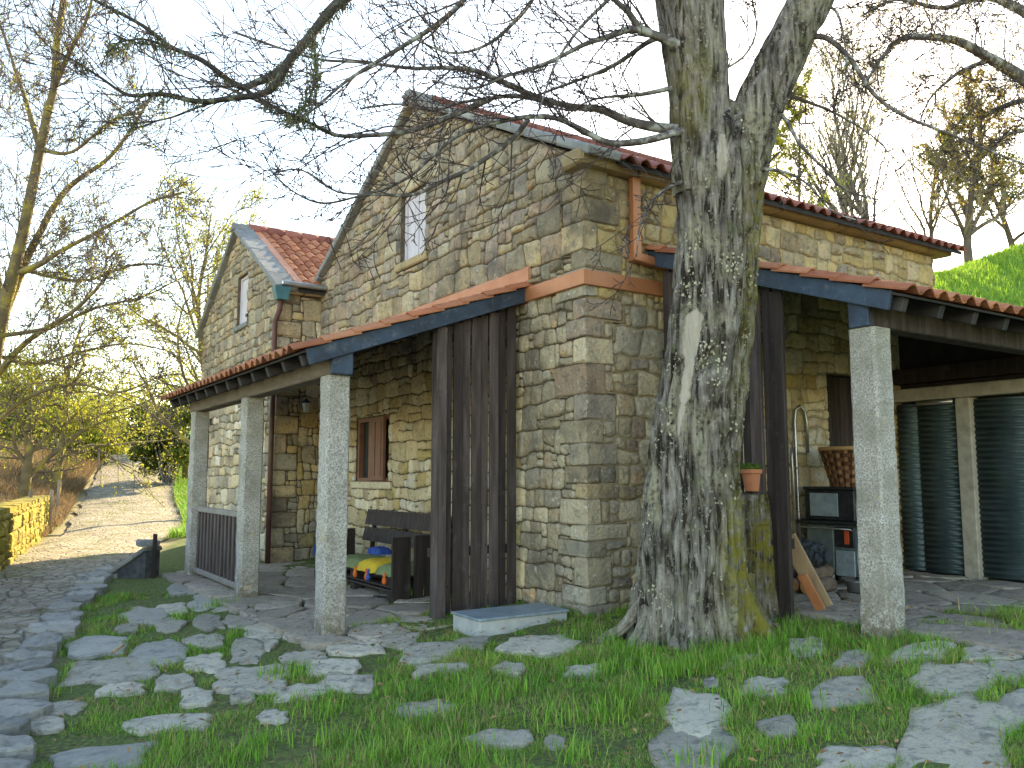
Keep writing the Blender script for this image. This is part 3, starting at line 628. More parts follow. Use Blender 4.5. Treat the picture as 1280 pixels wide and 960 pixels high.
MB().prism([(WX - .14, WEV - .22), (WX + .06, WEV - .22), (WX + .11, WEV + .02), (WX - .19, WEV + .02)], 1, WY0 - .36, WY0 - .16).build('rain_hopper', 'teal', wing)
MB().tube([(WX - .04, WY0 - .25, WEV - .2), (WX - .05, WY0 - .22, WEV - .4), (WX - .09, WY0 - .10, WEV - .6), (WX - .09, WY0 - .10, 2.0), (WX - .09, WY0 - .10, -.18)], [.05] * 5, 10).build('downpipe', 'pipe_brown', wing, smooth=True)
y0, y1, z0, z1 = ww
wn3 = MB().box((WX + .06, y0, z0), (WX + .15, y0 + .06, z1)).box((WX + .06, y1 - .06, z0), (WX + .15, y1, z1)).box((WX + .06, y0 + .062, z1 - .06), (WX + .15, y1 - .062, z1)).box((WX + .06, y0 + .062, z0), (WX + .15, y1 - .062, z0 + .05)).build('window', 'shutter_white', wing, tint=(.3, .4, 0))
for i in range(5):
    w = (y1 - y0 - .13) / 5; a = y0 + .065 + i * w; MB().box((WX + .08, a + .003, z0 + .055), (WX + .12, a + w - .002, z1 - .065), .005).build('shutter_board', 'shutter_white', wn3, tint=(R.random(), .4, 0))
MB().bar((WX - .04, y0 - .02, z0 + .12), (WX - .04, y0 - .12, z0 + .12), .02, .06).build('shutter_hook', 'iron', wn3)
MB().box((WX - .06, y0 - .08, z0 - .11), (WX + .3, y1 + .08, z0 - .004), .02).build('window_sill', 'coping', wn3, tint=(.3, .4, 0))

# ---------------------------------------------------------------- left porch
FL = -.15
por = empty('lean_to_porch', (-2.35, 4.2, FL), 'open lean-to porch with three granite posts and red tiles along the cottage gable', 'porch')
TS = .36; TZ = lambda x: 3.74 + TS * x
def granite_post(parent, x0, x1, y0, y1, z0, z1, rnd):
    nz_ = 34; v = []; f = []; ch = .022; ring = [(x0 + ch, y0), (x1 - ch, y0), (x1, y0 + ch), (x1, y1 - ch), (x1 - ch, y1), (x0 + ch, y1), (x0, y1 - ch), (x0, y0 + ch)]
    for k in range(nz_ + 1):
        z = z0 + (z1 - z0) * k / nz_; s = 1 + .05 * (1 - k / nz_)
        cx, cy = (x0 + x1) / 2, (y0 + y1) / 2
        for i, (x, y) in enumerate(ring): v.append((cx + (x - cx) * s + .007 * n3(z * 3, i * 3.7, x0) + rnd.uniform(-.005, .005), cy + (y - cy) * s + .007 * n3(z * 3, i * 3.7, y0 + 5) + rnd.uniform(-.005, .005), z))
    n = 8
    for k in range(nz_):
        for i in range(n): f.append((k * n + i, k * n + (i + 1) % n, (k + 1) * n + (i + 1) % n, (k + 1) * n + i))
    f.append(tuple(range(n))[::-1]); f.append(tuple(range(nz_ * n, nz_ * n + n)))
    return obj('granite_post', v, f, 'granite', parent, col=[(max(0, 1 - (p[2] - z0 - .15) / .45), 0, 0) for p in v])
rp = random.Random(21)
posts = [granite_post(por, -2.47, -2.22, y, y + .25, FL - .15, 2.50, rp) for y in (1.18, 4.2, 7.2)]
for (zz, hh) in ((.66, .07), (-.04, .09)):
    MB().box((-2.42, 4.195, zz), (-2.31, 4.21, zz + hh), .01).build('notch_plug', 'stone_low', por, tint=(.9, .6, 0))
MB().box((-2.46, 1.16, 2.503), (-2.24, 7.62, 2.74), .015).build('eave_beam', 'wood_beam', por, tint=(.5, .5, 0))
MB().box((-2.47, 1.10, 2.505), (-2.23, 1.155, 2.80), .01).build('beam_end', 'blue_paint', por, tint=(.5, .5, 0))
yr0, yr1 = 1.05, 7.75
MB().bar((-2.74, yr0 + .03, TZ(-2.74) - .10), (-.012, yr0 + .03, TZ(-.012) - .10), .045, .17, bev=.006).build('rake_board', 'blue_paint', por, tint=(.3, .5, 0))
MB().bar((-2.74, yr1 - .03, TZ(-2.74) - .10), (WX - .04, yr1 - .03, TZ(WX) - .10), .045, .17, bev=.006).build('rake_board', 'rafter', por, tint=(.3, .5, 0))
for i in range(12):
    y = yr0 + .16 + i * .575; MB().bar((-2.76, y, TZ(-2.76) - .115), (-.0 if y < 8 else WX, y, TZ(0) - .115), .08, .13, bev=.008).build('rafter', 'rafter', por, tint=tnt(R))
nb = 16
for i in range(nb):
    xa = -2.82 + i * 2.81 / nb; xb = xa + 2.81 / nb - .006
    MB().bar((xa + .085, yr0 + .01, TZ(xa + .085) - .035), (xa + .085, yr1 - .01, TZ(xa + .085) - .035), xb - xa, .02, up=(-TS, 0, 1)).build('roof_board', 'rafter', por, tint=tnt(R))
upl = np.array((1, 0, TS)); upl /= np.linalg.norm(upl)
tile_field(por, 'tile', (-2.90, yr0 - .04, TZ(-2.90) - .0), (0, 1, 0), upl, 30, 9, lambda i, j: i < 5 or j < 2 or (j > 7 and i < 30))
MB().add([(-.012, yr0 - .02, TZ(0) + .03), (-.012, yr1, TZ(0) + .03), (-.012, yr1, TZ(0) + .24), (-.012, yr0 - .02, TZ(0) + .24), (-.05, yr0 - .02, TZ(0) + .05), (-.05, yr1, TZ(0) + .05), (-.05, yr1, TZ(0) + .20), (-.05, yr0 - .02, TZ(0) + .20)],
         [(4, 5, 6, 7)[::-1], (0, 4, 7, 3), (1, 2, 6, 5), (3, 7, 6, 2), (0, 1, 5, 4)]).build('wall_flashing', 'flash', por)
# the slatted windbreak, boards in two layers
scr = MB().box((-1.20, 1.30, 3.0), (-.06, 1.36, 3.1)).build('slat_screen', 'wood_dark', por, tint=(.2, .2, 0)); MB().box((-1.20, 1.30, .55), (-.06, 1.36, .65)).build('screen_rail', 'wood_dark', scr, tint=(.2, .2, 0))
MB().box((-1.215, 1.13, FL - .05), (-1.085, 1.27, TZ(-1.15) - .19), .01).build('end_post', 'wood_dark', scr, tint=(.7, .8, 0))
bx_ = -1.078
for i, (w, back) in enumerate(((.105, 1), (.12, 0), (.11, 1), (.12, 0), (.11, 1), (.12, 0), (.115, 1), (.12, 0))):
    yy = 1.225 if back else 1.19
    MB().box((bx_, yy, FL - .02), (bx_ + w, yy + .035, TZ(bx_ + .06) - .20), .006).build('board', 'wood_dark', scr, tint=(.25 + .75 * rp.random(), rp.random(), 0)); bx_ += w + .006
# railing between the far posts
rl = MB().box((-2.385, 4.452, .88), (-2.305, 7.198, .96), .01).build('railing', 'wood_grey', por, tint=(.6, .6, 0))
MB().box((-2.385, 4.452, -.09), (-2.305, 7.198, -.01), .01).build('bottom_rail', 'wood_grey', rl, tint=(.5, .6, 0))
for i in range(13):
    y = 4.56 + i * .207; MB().box((-2.37, y, -.01), (-2.335, y + .085, .88), .006).build('baluster', 'wood_dark', rl, tint=(.8, .8, 0))

# ---------------------------------------------------------------- right porch with the corrugated gates
FR = .12
pr = empty('shed_porch', (1.13, -2.67, FR), 'open shed porch with one granite post and corrugated gates beyond the tree', 'porch')
UZ = lambda y: 4.08 + .345 * y
granite_post(pr, 1.0, 1.26, -2.80, -2.54, FR - .15, 2.76, rp)
MB().box((.97, -2.77, 2.765), (1.03, -2.57, 3.02), .008).build('beam_end', 'blue_paint', pr, tint=(.4, .5, 0))
MB().box((1.035, -2.77, 2.766), (6.6, -2.57, 3.02), .012).build('eave_beam', 'wood_dark', pr, tint=(.5, .4, 0))
xr0, xr1 = .90, 6.7
MB().bar((xr0 + .03, -3.02, UZ(-3.02) - .10), (xr0 + .03, -.012, UZ(0) - .10), .045, .17, bev=.006).build('rake_board', 'blue_paint', pr, tint=(.8, .9, 0))
for i in range(11):
    x = xr0 + .14 + i * .56; MB().bar((x, -3.08, UZ(-3.08) - .115), (x, -.0, UZ(0) - .115), .08, .13, bev=.008).build('rafter', 'rafter', pr, tint=tnt(R))
for i in range(16):
    ya = -3.14 + i * 3.13 / 16
    MB().bar((xr0 + .01, ya + .09, UZ(ya + .09) - .035), (xr1, ya + .09, UZ(ya + .09) - .035), 3.13 / 16 - .006, .02, up=(0, -.345, 1)).build('roof_board', 'rafter', pr, tint=tnt(R))
upr = np.array((0, 1, .345)); upr /= np.linalg.norm(upr)
tile_field(pr, 'tile', (xr0 - .04, -3.20, UZ(-3.20)), (1, 0, 0), upr, 26, 10, lambda i, j: i < 4 or j < 4)
scr2 = MB().box((1.10, -1.75, 2.8), (1.16, -.04, 2.9)).build('slat_screen', 'wood_dark', pr, tint=(.2, .2, 0)); MB().box((1.10, -1.75, .75), (1.16, -.04, .85)).build('screen_rail', 'wood_dark', scr2, tint=(.2, .2, 0))
by = -1.83
for i in range(12):
    w = (.15, .12)[i % 2]; fr = i % 2 == 0
    MB().box(((.985 if fr else 1.02), by, FR - .05), ((1.03 if fr else 1.06), by + w, UZ(by + .05) - .2), .008).build('board', 'wood_dark', scr2, tint=(rp.random(), rp.random(), 0)); by += w + .006
# rear gates
GXp = 5.6
MB().box((GXp - .02, -1.15, FR - .1), (GXp + .2, -.95, 2.5), .01).build('gate_post', 'concrete', pr)
MB().box((GXp - .04, -3.0, 2.504), (GXp + .2, -.04, 2.68), .01).build('lintel', 'concrete', pr)
MB().box((GXp + .02, -3.0, 2.76), (GXp + .2, -.04, 2.98), .01).build('rear_beam', 'wood_dark', pr, tint=(.3, .2, 0))
def corrugated(y0, y1, z0, z1):
    v = []; f = []; n = int((z1 - z0) / .022)
    for k in range(n + 1):
        z = z0 + (z1 - z0) * k / n; d = .016 * math.sin(z * 2 * math.pi / .076)
        v += [(GXp + .07 + d, y0, z), (GXp + .07 + d, y1, z), (GXp + .085 + d, y0, z), (GXp + .085 + d, y1, z)]
    for k in range(n):
        a, b = 4 * k, 4 * k + 4; f += [(a, a + 1, b + 1, b), (a + 2, b + 2, b + 3, a + 3), (a, b, b + 2, a + 2), (a + 1, a + 3, b + 3, b + 1)]
    return obj('gate_leaf', v, f, 'gate_metal', pr, smooth=True)
corrugated(-.945, -.36, FR + .02, 2.47); corrugated(-.355, -.05, FR + .02, 2.47); corrugated(-2.02, -1.155, FR + .02, 2.47); corrugated(-2.95, -2.03, FR + .02, 2.47)
MB().tube([(GXp - .0, -.92, 2.46), (GXp - .0, -.40, 2.46)], [.035, .035], 10).build('roller_tube', 'steel', pr, smooth=True)
MB().prism([(-.04, 2.684), (-.04, 3.85), (-3.0, 2.9), (-3.0, 2.684)], 0, GXp + .21, GXp + .24).build('dark_backing', 'rafter', pr)  # added dark board, keeps light from showing above the lintel
MB().box((GXp + .215, -3.0, FR - .1), (GXp + .25, -.04, 2.682)).build('dark_backing', 'black', pr)  # added black sheet, stands for the darkness behind the gates
# ---------------------------------------------------------------- paving
rf = random.Random(31)
def slab(poly, z, th, mat, parent, rnd, rough=.012, name='flagstone', lay=None):
    """uneven stone: poly in (x,y), top near z above the ground"""
    P = np.array(poly, float); n = len(P); c = P.mean(0); v = []; tx, ty = rnd.uniform(-.03, .03), rnd.uniform(-.03, .03)
    rings = [(1.0, -th), (1.0, -.014), (.985, -.003), (.84, 0), (.66, .0), (.45, .0), (.22, .0)]
    for s, d in rings:
        for q in P:
            u = c + (q - c) * s; g = lay(u[0], u[1]) if lay else z
            k = rough * (.7 * n3(u[0] * 6, u[1] * 6, 2.2) + .9 * n3(u[0] * 15, u[1] * 15, 5.2)) if d > -.05 else 0
            v.append((u[0], u[1], g + d + k + (u[0] - c[0]) * tx + (u[1] - c[1]) * ty + rnd.uniform(-.004, .004)))
    v.append((c[0], c[1], (lay(*c) if lay else z) + .006)); f = []
    for k in range(len(rings) - 1):
        for i in range(n): f.append((k * n + i, k * n + (i + 1) % n, (k + 1) * n + (i + 1) % n, (k + 1) * n + i))
    k = len(rings) - 1; f += [(k * n + i, k * n + (i + 1) % n, (k + 1) * n) for i in range(n)]
    o = obj(name, v, f, mat, parent, tint=tnt(rnd)); o.data.polygons.foreach_set('use_smooth', [False] * (2 * n) + [True] * (len(f) - 2 * n)); return o
def blob(cx, cy, a, b, rot, rnd, n=15, ir=.16):
    ph = rnd.random() * 9; out = []
    for i in range(n):
        t = 2 * math.pi * i / n; r = 1 + ir * n3(math.cos(t) * 1.6 + ph, math.sin(t) * 1.6, ph) * 1.8 + rnd.uniform(-.05, .05)
        q = 1 / max(abs(math.cos(t)), abs(math.sin(t))) ** .55
        x, y = a * r * q * math.cos(t), b * r * q * math.sin(t); out.append((cx + x * math.cos(rot) - y * math.sin(rot), cy + x * math.sin(rot) + y * math.cos(rot)))
    return out
FLAGS = [(126,805,42,12,1),(195,812,36,16,1),(180,768,30,9,1),(212,781,20,8,0),(262,752,28,9,1),(262,776,18,10,0),(256,828,25,9,0),(309,815,24,13,0),(320,846,52,15,0),(135,838,58,14,0),(217,852,24,9,0),(247,871,23,9,0),(304,869,18,8,0),
 (378,866,30,9,0),(215,902,60,10,0),(128,946,66,15,1),(84,885,22,8,0),(342,894,20,7,0),(428,851,30,9,0),(378,788,30,9,0),(335,786,30,9,0),(445,806,36,9,0),(526,885,38,9,0),(627,921,42,9,0),(693,927,15,7,0),(551,836,30,6,0),(637,834,21,7,0),
 (669,804,48,10,0),(730,839,22,6,0),(540,815,42,9,0),(453,853,17,8,0),(470,790,30,9,0),(867,886,45,23,0),(864,936,58,25,0),(890,853,10,5,0),(954,857,32,9,0),(972,907,23,11,0),(1055,864,42,13,0),(1190,845,58,14,0),(1197,920,72,37,0),
 (1070,950,56,14,0),(1261,838,24,10,0),(1268,889,27,20,0),(1066,824,24,9,0),(1010,807,26,9,0),(60,905,26,8,0),(410,778,34,9,0),(255,800,24,7,0),(420,832,34,8,0),(150,862,30,7,0),(500,800,26,7,0),(590,803,24,6,0),(325,806,20,6,0),(215,760,20,6,0),
 (1150,815,40,9,0),(1240,812,40,8,0),(925,826,22,6,0),(380,820,28,7,0),(300,775,26,7,0),(350,745,24,6,0),(230,735,20,6,1),(160,785,16,5,0)]
flag_polys = []
for (x, y, hw, hh, sl8) in FLAGS:
    z0 = 0
    for _ in range(4): p = ZP(x, y, z0); z0 = gh(p[0], p[1])
    # size in metres, from the footprint of the two half axes on the ground
    ex = ZP(x + hw, y, z0) - p; ey = ZP(x, y - hh, z0) - p
    ph = rf.random() * 9; poly = []
    for i in range(18):
        t = 2 * math.pi * i / 18; r = .96 + .42 * n3(math.cos(t) * 1.7 + ph, math.sin(t) * 1.7, ph) + rf.uniform(-.07, .07); q = min(1.25, 1 / max(abs(math.cos(t)), abs(math.sin(t))) ** .6)
        w = p + ex * r * q * math.cos(t) + ey * r * q * math.sin(t); poly.append((w[0], w[1]))
    flag_polys.append(poly)
    slab(poly, 0, .12, 'slate' if sl8 else 'flag', ground, rf, .013, lay=lambda a, b: float(gz(a, b)) + .006)
# larger floor slabs under both porches (Voronoi-like cells)
def floor_cells(x0, x1, y0, y1, n, rnd, gap=.03):
    S = [(rnd.uniform(x0, x1), rnd.uniform(y0, y1)) for _ in range(n)]
    for _ in range(3):
        new = []
        for i, s in enumerate(S):
            P = cell(i, S, x0, x1, y0, y1); new.append(tuple(np.mean(P, 0)) if len(P) > 2 else s)
        S = [(a[0] * .6 + b[0] * .4, a[1] * .6 + b[1] * .4) for a, b in zip(S, new)]
    return [cell(i, S, x0, x1, y0, y1, gap) for i in range(n)]
def cell(i, S, x0, x1, y0, y1, gap=0):
    P = [(x0, y0), (x1, y0), (x1, y1), (x0, y1)]; a = S[i]
    for j, b in enumerate(S):
        if j == i: continue
        d = (b[0] - a[0], b[1] - a[1]); l = math.hypot(*d)
        if l < 1e-6: continue
        d = (d[0] / l, d[1] / l); m = ((a[0] + b[0]) / 2, (a[1] + b[1]) / 2); P = clip(P, d[0], d[1], d[0] * m[0] + d[1] * m[1] - gap / 2)
        if len(P) < 3: return []
    return P
def dens2(P, st=.16):
    o = []
    for i in range(len(P)):
        p, q = P[i], P[(i + 1) % len(P)]; k = max(1, int(math.hypot(q[0] - p[0], q[1] - p[1]) / st)); o += [(p[0] + (q[0] - p[0]) * j / k, p[1] + (q[1] - p[1]) * j / k) for j in range(k)]
    o = np.array(o); o = o * .7 + .15 * (np.roll(o, 1, 0) + np.roll(o, -1, 0)); return [(a + .025 * n3(a * 5, b * 5, 1), b + .025 * n3(a * 5, b * 5, 7)) for a, b in o]
for P in floor_cells(-2.75, -.05, .75, 8.0, 34, rf):
    if len(P) > 2: P = dens2(P); flag_polys.append(P); slab(P, 0, .12, 'flag_porch', ground, rf, .02, lay=lambda a, b: float(gz(a, b)) * .4 + FL * .6 + .018)
for P in floor_cells(1.3, 5.55, -3.9, -.06, 22, rf):
    if len(P) > 2: P = dens2(P); flag_polys.append(P); slab(P, 0, .14, 'flag_porch', ground, rf, .02, lay=lambda a, b: FR + .01)
# kerb of slate blocks holding the yard above the path
kb = []
t = 0; s = EDGE; seg = np.r_[0, np.cumsum(np.linalg.norm(np.diff(s, axis=0), axis=1))]
while t < seg[-1] - .2:
    L = rf.uniform(.4, .8); x = np.interp(t + L / 2, seg, s[:, 0]); y = np.interp(t + L / 2, seg, s[:, 1]); x2 = np.interp(min(t + L, seg[-1]), seg, s[:, 0]); y2 = np.interp(min(t + L, seg[-1]), seg, s[:, 1])
    rot = math.atan2(y2 - y, x2 - x); w = rf.uniform(.17, .27)
    P = blob(x + rf.uniform(-.05, .05), y, L / 2 * .86, w, rot, rf, 14, .12); flag_polys.append(P); zt = gh(x + .35, y) + rf.uniform(.03, .10)
    slab(P, zt, .45, 'slate', ground, rf, .045, 'kerb_stone'); t += L
for i in range(46):                                                 # loose stones on the bare path
    y = rf.uniform(.5, 8.5); cx, cz, w = path_at(y); x = rf.uniform(cx - w * .6, edge_x(y) - .25); a = rf.uniform(.06, .2)
    if x < cx - w: continue
    slab(blob(x, y, a * 1.3, a * .8, rf.uniform(-.4, .4), rf, 9), float(cz) + .07, .1, 'flag_porch', path, rf, .01, 'path_stone')

# ---------------------------------------------------------------- grass
def in_poly_mask(X, Y):
    m = np.zeros(X.shape, bool)
    for P in flag_polys:
        Q = np.array(P); c = Q.mean(0); Q = c + (Q - c) * .88
        b = (X > Q[:, 0].min()) & (X < Q[:, 0].max()) & (Y > Q[:, 1].min()) & (Y < Q[:, 1].max()); idx = np.nonzero(b)[0]
        if not len(idx): continue
        x, y = X[idx], Y[idx]; ins = np.zeros(len(idx), bool); n = len(Q)
        for i in range(n):
            x1, y1 = Q[i]; x2, y2 = Q[(i + 1) % n]; cnd = (y1 > y) != (y2 > y)
            with np.errstate(divide='ignore', invalid='ignore'): ins ^= cnd & (x < (x2 - x1) * (y - y1) / (y2 - y1 + 1e-12) + x1)
        m[idx] |= ins
    return m
def nfield(X, Y, s, off): return np.array([mn.noise((a * s, b * s, off)) for a, b in zip(X, Y)])
def blades(name, X, Y, Z, hgt, wid, mat, label, cat, rng, dry=.12, lean=.5, patch=False):
    n = len(X); az = rng.uniform(0, 2 * np.pi, n); le = rng.uniform(.1, lean, n) * hgt; d = np.c_[np.cos(az), np.sin(az)]; p = np.c_[-np.sin(az), np.cos(az)]
    b = np.c_[X, Y, Z - .01]; w = wid[:, None] * .5
    def P(t, h, ww): return np.c_[b[:, :2] + d * (le * t)[:, None] + p * ww, b[:, 2] + hgt * h]
    V = np.stack([P(0, 0, -w), P(0, 0, w), P(.35, .55, -w * .8), P(.35, .55, w * .8), P(1, .97, 0 * w)], 1).reshape(-1, 3)
    i = np.arange(n)[:, None] * 5; tri = np.concatenate([np.stack([i + 0, i + 1, i + 3], -1), np.stack([i + 0, i + 3, i + 2], -1), np.stack([i + 2, i + 3, i + 4], -1)], 1).reshape(-1, 3)
    me = bpy.data.meshes.new(name); me.vertices.add(len(V)); me.vertices.foreach_set('co', V.astype(np.float32).ravel())
    me.loops.add(len(tri) * 3); me.loops.foreach_set('vertex_index', tri.astype(np.int32).ravel()); me.polygons.add(len(tri)); me.polygons.foreach_set('loop_start', np.arange(0, len(tri) * 3, 3, dtype=np.int32)); me.update(calc_edges=True)
    t = rng.uniform(0, .82, n)
    if patch: fld = nfield(X, Y, .9, 17.0) + .6 * nfield(X, Y, 2.7, 3.0); t = np.clip(.40 + .55 * fld + rng.normal(0, .16, n), 0, .84); dry = np.clip(dry + .28 * nfield(X, Y, 1.5, 41.0), .04, .6)
    t = np.where(rng.random(n) < dry, rng.uniform(.92, 1.1, n), t)
    col = np.repeat(np.c_[t, rng.random(n), rng.random(n), np.ones(n)], 5, 0); a = me.color_attributes.new('tint', 'FLOAT_COLOR', 'POINT'); a.data.foreach_set('color', col.astype(np.float32).ravel())
    me.materials.append(MAT[mat]); o = bpy.data.objects.new(name, me); C.objects.link(o); return tag(o, label, cat, kind='stuff')
rng = np.random.default_rng(5)
N0 = 520000
# sample the yard, denser towards the viewer
X = rng.uniform(-5.6, 3.2, N0); Y = rng.uniform(-6.6, 8.2, N0)
keep = (X > edge_x(Y) + .12) & ~((X > -.02) & (Y > -.02)) & ~((X > -2.2) & (Y > 1.5)) & ~((X > 1.5) & (Y > -2.4))
X, Y = X[keep], Y[keep]
v = np.c_[X, Y, np.full(len(X), -.1)] - CAM; dep = v @ FW; sx = 640 + F * (v @ RT) / dep
keep = (dep > 2.0) & (sx > -260) & (sx < 1540) & (rng.random(len(X)) < np.clip(9.0 / dep, .25, 1)); X, Y, dep = X[keep], Y[keep], dep[keep]
cl = nfield(X, Y, 1.3, 4.4) + .7 * nfield(X, Y, 4.2, 8.8)
lush = sst(-3.2, .5, (X + 3.2) - .9 * (Y + 3.3))                      # rank grass in the open, thin towards the left kerb and the porch
lush = np.clip(.35 + .65 * sst(-1.5, 2.0, -(Y + .2) + .25 * (X + 3)), .42, 1)
keep = (cl > .55 - 1.05 * lush) & (rng.random(len(X)) < .25 + .75 * lush); X, Y, dep, cl, lush = X[keep], Y[keep], dep[keep], cl[keep], lush[keep]
keep = ~in_poly_mask(X, Y) | (rng.random(len(X)) < .02); X, Y, dep, cl, lush = X[keep], Y[keep], dep[keep], cl[keep], lush[keep]
Z = gz(X, Y) - .02 + .03 * np.array([mn.fractal((a * 1.7, b * 1.7, 3.3), 1, 2, 4) for a, b in zip(X, Y)])
H = (.02 + .042 * np.clip(cl + .3, 0, 1)) * (.5 + lush) * rng.uniform(.5, 1.7, len(X)); H = np.where(rng.random(len(X)) < .04, H * 1.8, H)
blades('yard_grass', X, Y, Z, H, rng.uniform(.003, .0065, len(X)) * np.clip(dep / 5, .9, 1.7), 'grass', 'short green grass growing between the flagstones', 'grass', rng, dry=.30, lean=1.4, patch=True)
# tufts: by the bench, the tree foot and in the foreground
TUFTS = [ZP(525, 750, FL)[:2], ZP(510, 752, FL)[:2], ZP(452, 738, FL)[:2], ZP(825, 800, 0)[:2], ZP(800, 810, 0)[:2], ZP(880, 812, 0)[:2], ZP(1000, 815, .05)[:2], ZP(1040, 800, .08)[:2], ZP(720, 790, 0)[:2], ZP(850, 790, 0)[:2]]
tuft_px = [(365,850),(345,845),(600,880),(480,905),(560,940),(700,905),(760,900),(420,930),(330,930),(300,950),(780,880),(500,865),(640,870),(930,880),(1010,930),(1120,870),(1090,810),(1160,800),(880,960),(720,950),(270,760),(230,775),(290,800),(150,750),(60,870),(540,905),(1000,880),(400,900),(230,935),(470,950),(610,955),(820,850),(760,840),(960,830)]
TUFTS += [ZP(x, y, .02)[:2] for x, y in ((770,800),(785,806),(810,815),(822,822),(835,826),(862,826),(878,822),(893,820),(905,815),(915,822),(935,812),(950,808),(968,806),(980,800),(760,792),(990,790))]
TUFTS += [ZP(x, y, gh(*ZP(x, y, -.05)[:2]))[:2] for x, y in tuft_px]
tx, ty, th_ = [], [], []
for (a, b) in TUFTS:
    k = 85; r = rng.normal(0, .075, (k, 2)); tx += list(a + r[:, 0] * 1.3); ty += list(b + r[:, 1]); th_ += list(rng.uniform(.06, .17, k))
tx, ty, th_ = map(np.array, (tx, ty, th_)); blades('tall_tufts', tx, ty, gz(tx, ty) - .01, th_, rng.uniform(.005, .010, len(tx)), 'grass', 'taller bright green tufts of grass in the yard', 'grass', rng, dry=.08, lean=.8)
# slope behind the house, bank right of the path, dead bracken left of it
n = 110000; X = rng.uniform(16, 62, n); Y = rng.uniform(0, 36, n); k = ((X - .3 * Y) > 8); X, Y = X[k], Y[k]
v = np.c_[X, Y, gz(X, Y)] - CAM; sx = 640 + F * (v @ RT) / (v @ FW); k = (sx > 1120) & (sx < 1400); X, Y = X[k], Y[k]
blades('hill_grass', X, Y, gz(X, Y), rng.uniform(.12, .38, len(X)), rng.uniform(.03, .06, len(X)), 'grass_hill', 'bright sunlit meadow grass on the hillside', 'grass', rng, dry=0, lean=1)
n = 26000; Y = rng.uniform(16, 52, n); cx, cz, w = path_at(Y); X = cx + w + np.abs(rng.normal(0, 1.3, n)) + .05
k = ~((X > -1.1) & (Y < 14.5)); X, Y = X[k], Y[k]
blades('bank_grass', X, Y, gz(X, Y), rng.uniform(.08, .32, len(X)), rng.uniform(.015, .03, len(X)), 'grass', 'green grass on the bank beside the cobbled path', 'grass', rng, dry=.1, lean=1)
n = 42000; Y = rng.uniform(14, 60, n) ; cx, cz, w = path_at(Y); X = cx - w - .25 - np.abs(rng.normal(0, 2.2, n)); k = (nfield(X, Y, .35, 2) > -.25); X, Y = X[k], Y[k]
far = sst(20, 34, Y)
blades('dead_bracken', X, Y, gz(X, Y), rng.uniform(.15, .5, len(X)) * (.6 + .9 * far), rng.uniform(.012, .035, len(X)), 'bracken', 'brown dead bracken on the bank left of the path', 'bracken', rng, dry=0, lean=1.6)
n = 40000; Y = rng.uniform(16, 90, n); cx, cz, w = path_at(Y); X = cx - w - 4 - rng.uniform(0, 32, n)
blades('field_grass', X, Y, gz(X, Y), rng.uniform(.15, .5, n), rng.uniform(.03, .08, n), 'grass_hill', 'pale green field grass beyond the mossy wall', 'grass', rng, dry=.15, lean=1)
# ---------------------------------------------------------------- trees
def tubes_obj(name, lines, mat, parent, tint=True):
    V = []; Fc = []; n0 = 0; cols = []
    for pts, rad in lines:
        n = 3 if max(rad) < .008 else (4 if max(rad) < .02 else (6 if max(rad) < .06 else 9))
        v, f = tube(pts, rad, n); V += v; Fc += [tuple(i + n0 for i in q) for q in f]; n0 += len(v); t = R.random(); cols += [(t, R.random(), 0)] * len(v)
    return obj(name, V, Fc, mat, parent, smooth=True, col=cols, loc=V[0])
def rdir(d, ang, rnd):
    d = np.asarray(d, float); a = np.array([rnd.gauss(0, 1) for _ in range(3)]); a -= d * (a @ d); a /= np.linalg.norm(a) + 1e-9
    return d * math.cos(ang) + a * math.sin(ang)
RMIN = [.0042]
def grow(p, d, L, r, lev, maxlev, rnd, out, up=.10, wig=.22, kids=(0, 6, 5, 4), ratio=.5, ang=(.5, 1.0), flat=0.0):
    n = max(4, int(4 + L * 1.5)); n = min(n, 9); pts = [np.array(p, float)]; d = np.array(d, float); d /= np.linalg.norm(d); ds = [d]
    for i in range(n):
        d = d + np.array([rnd.gauss(0, wig) * .6, rnd.gauss(0, wig) * .6, rnd.gauss(0, wig) * .6 + up]); d /= np.linalg.norm(d); pts.append(pts[-1] + d * L / n); ds.append(d)
    rad = [max(RMIN[0], r * (1 - .75 * i / n)) for i in range(n + 1)]
    out.append((np.array(pts), rad, lev))
    if lev < maxlev:
        k = kids[min(lev, len(kids) - 1)]
        for j in range(k):
            t = (j + rnd.random()) / k * .85 + .15; i = min(n, int(t * n) + 0); q = rdir(ds[i], rnd.uniform(*ang), rnd); q[2] = q[2] * (1 - flat)
            grow(pts[i], q, L * ratio * rnd.uniform(.55, 1.25) * (1.15 - .5 * t), rad[i] * .58, lev + 1, maxlev, rnd, out, up, wig, kids, ratio, ang, flat)
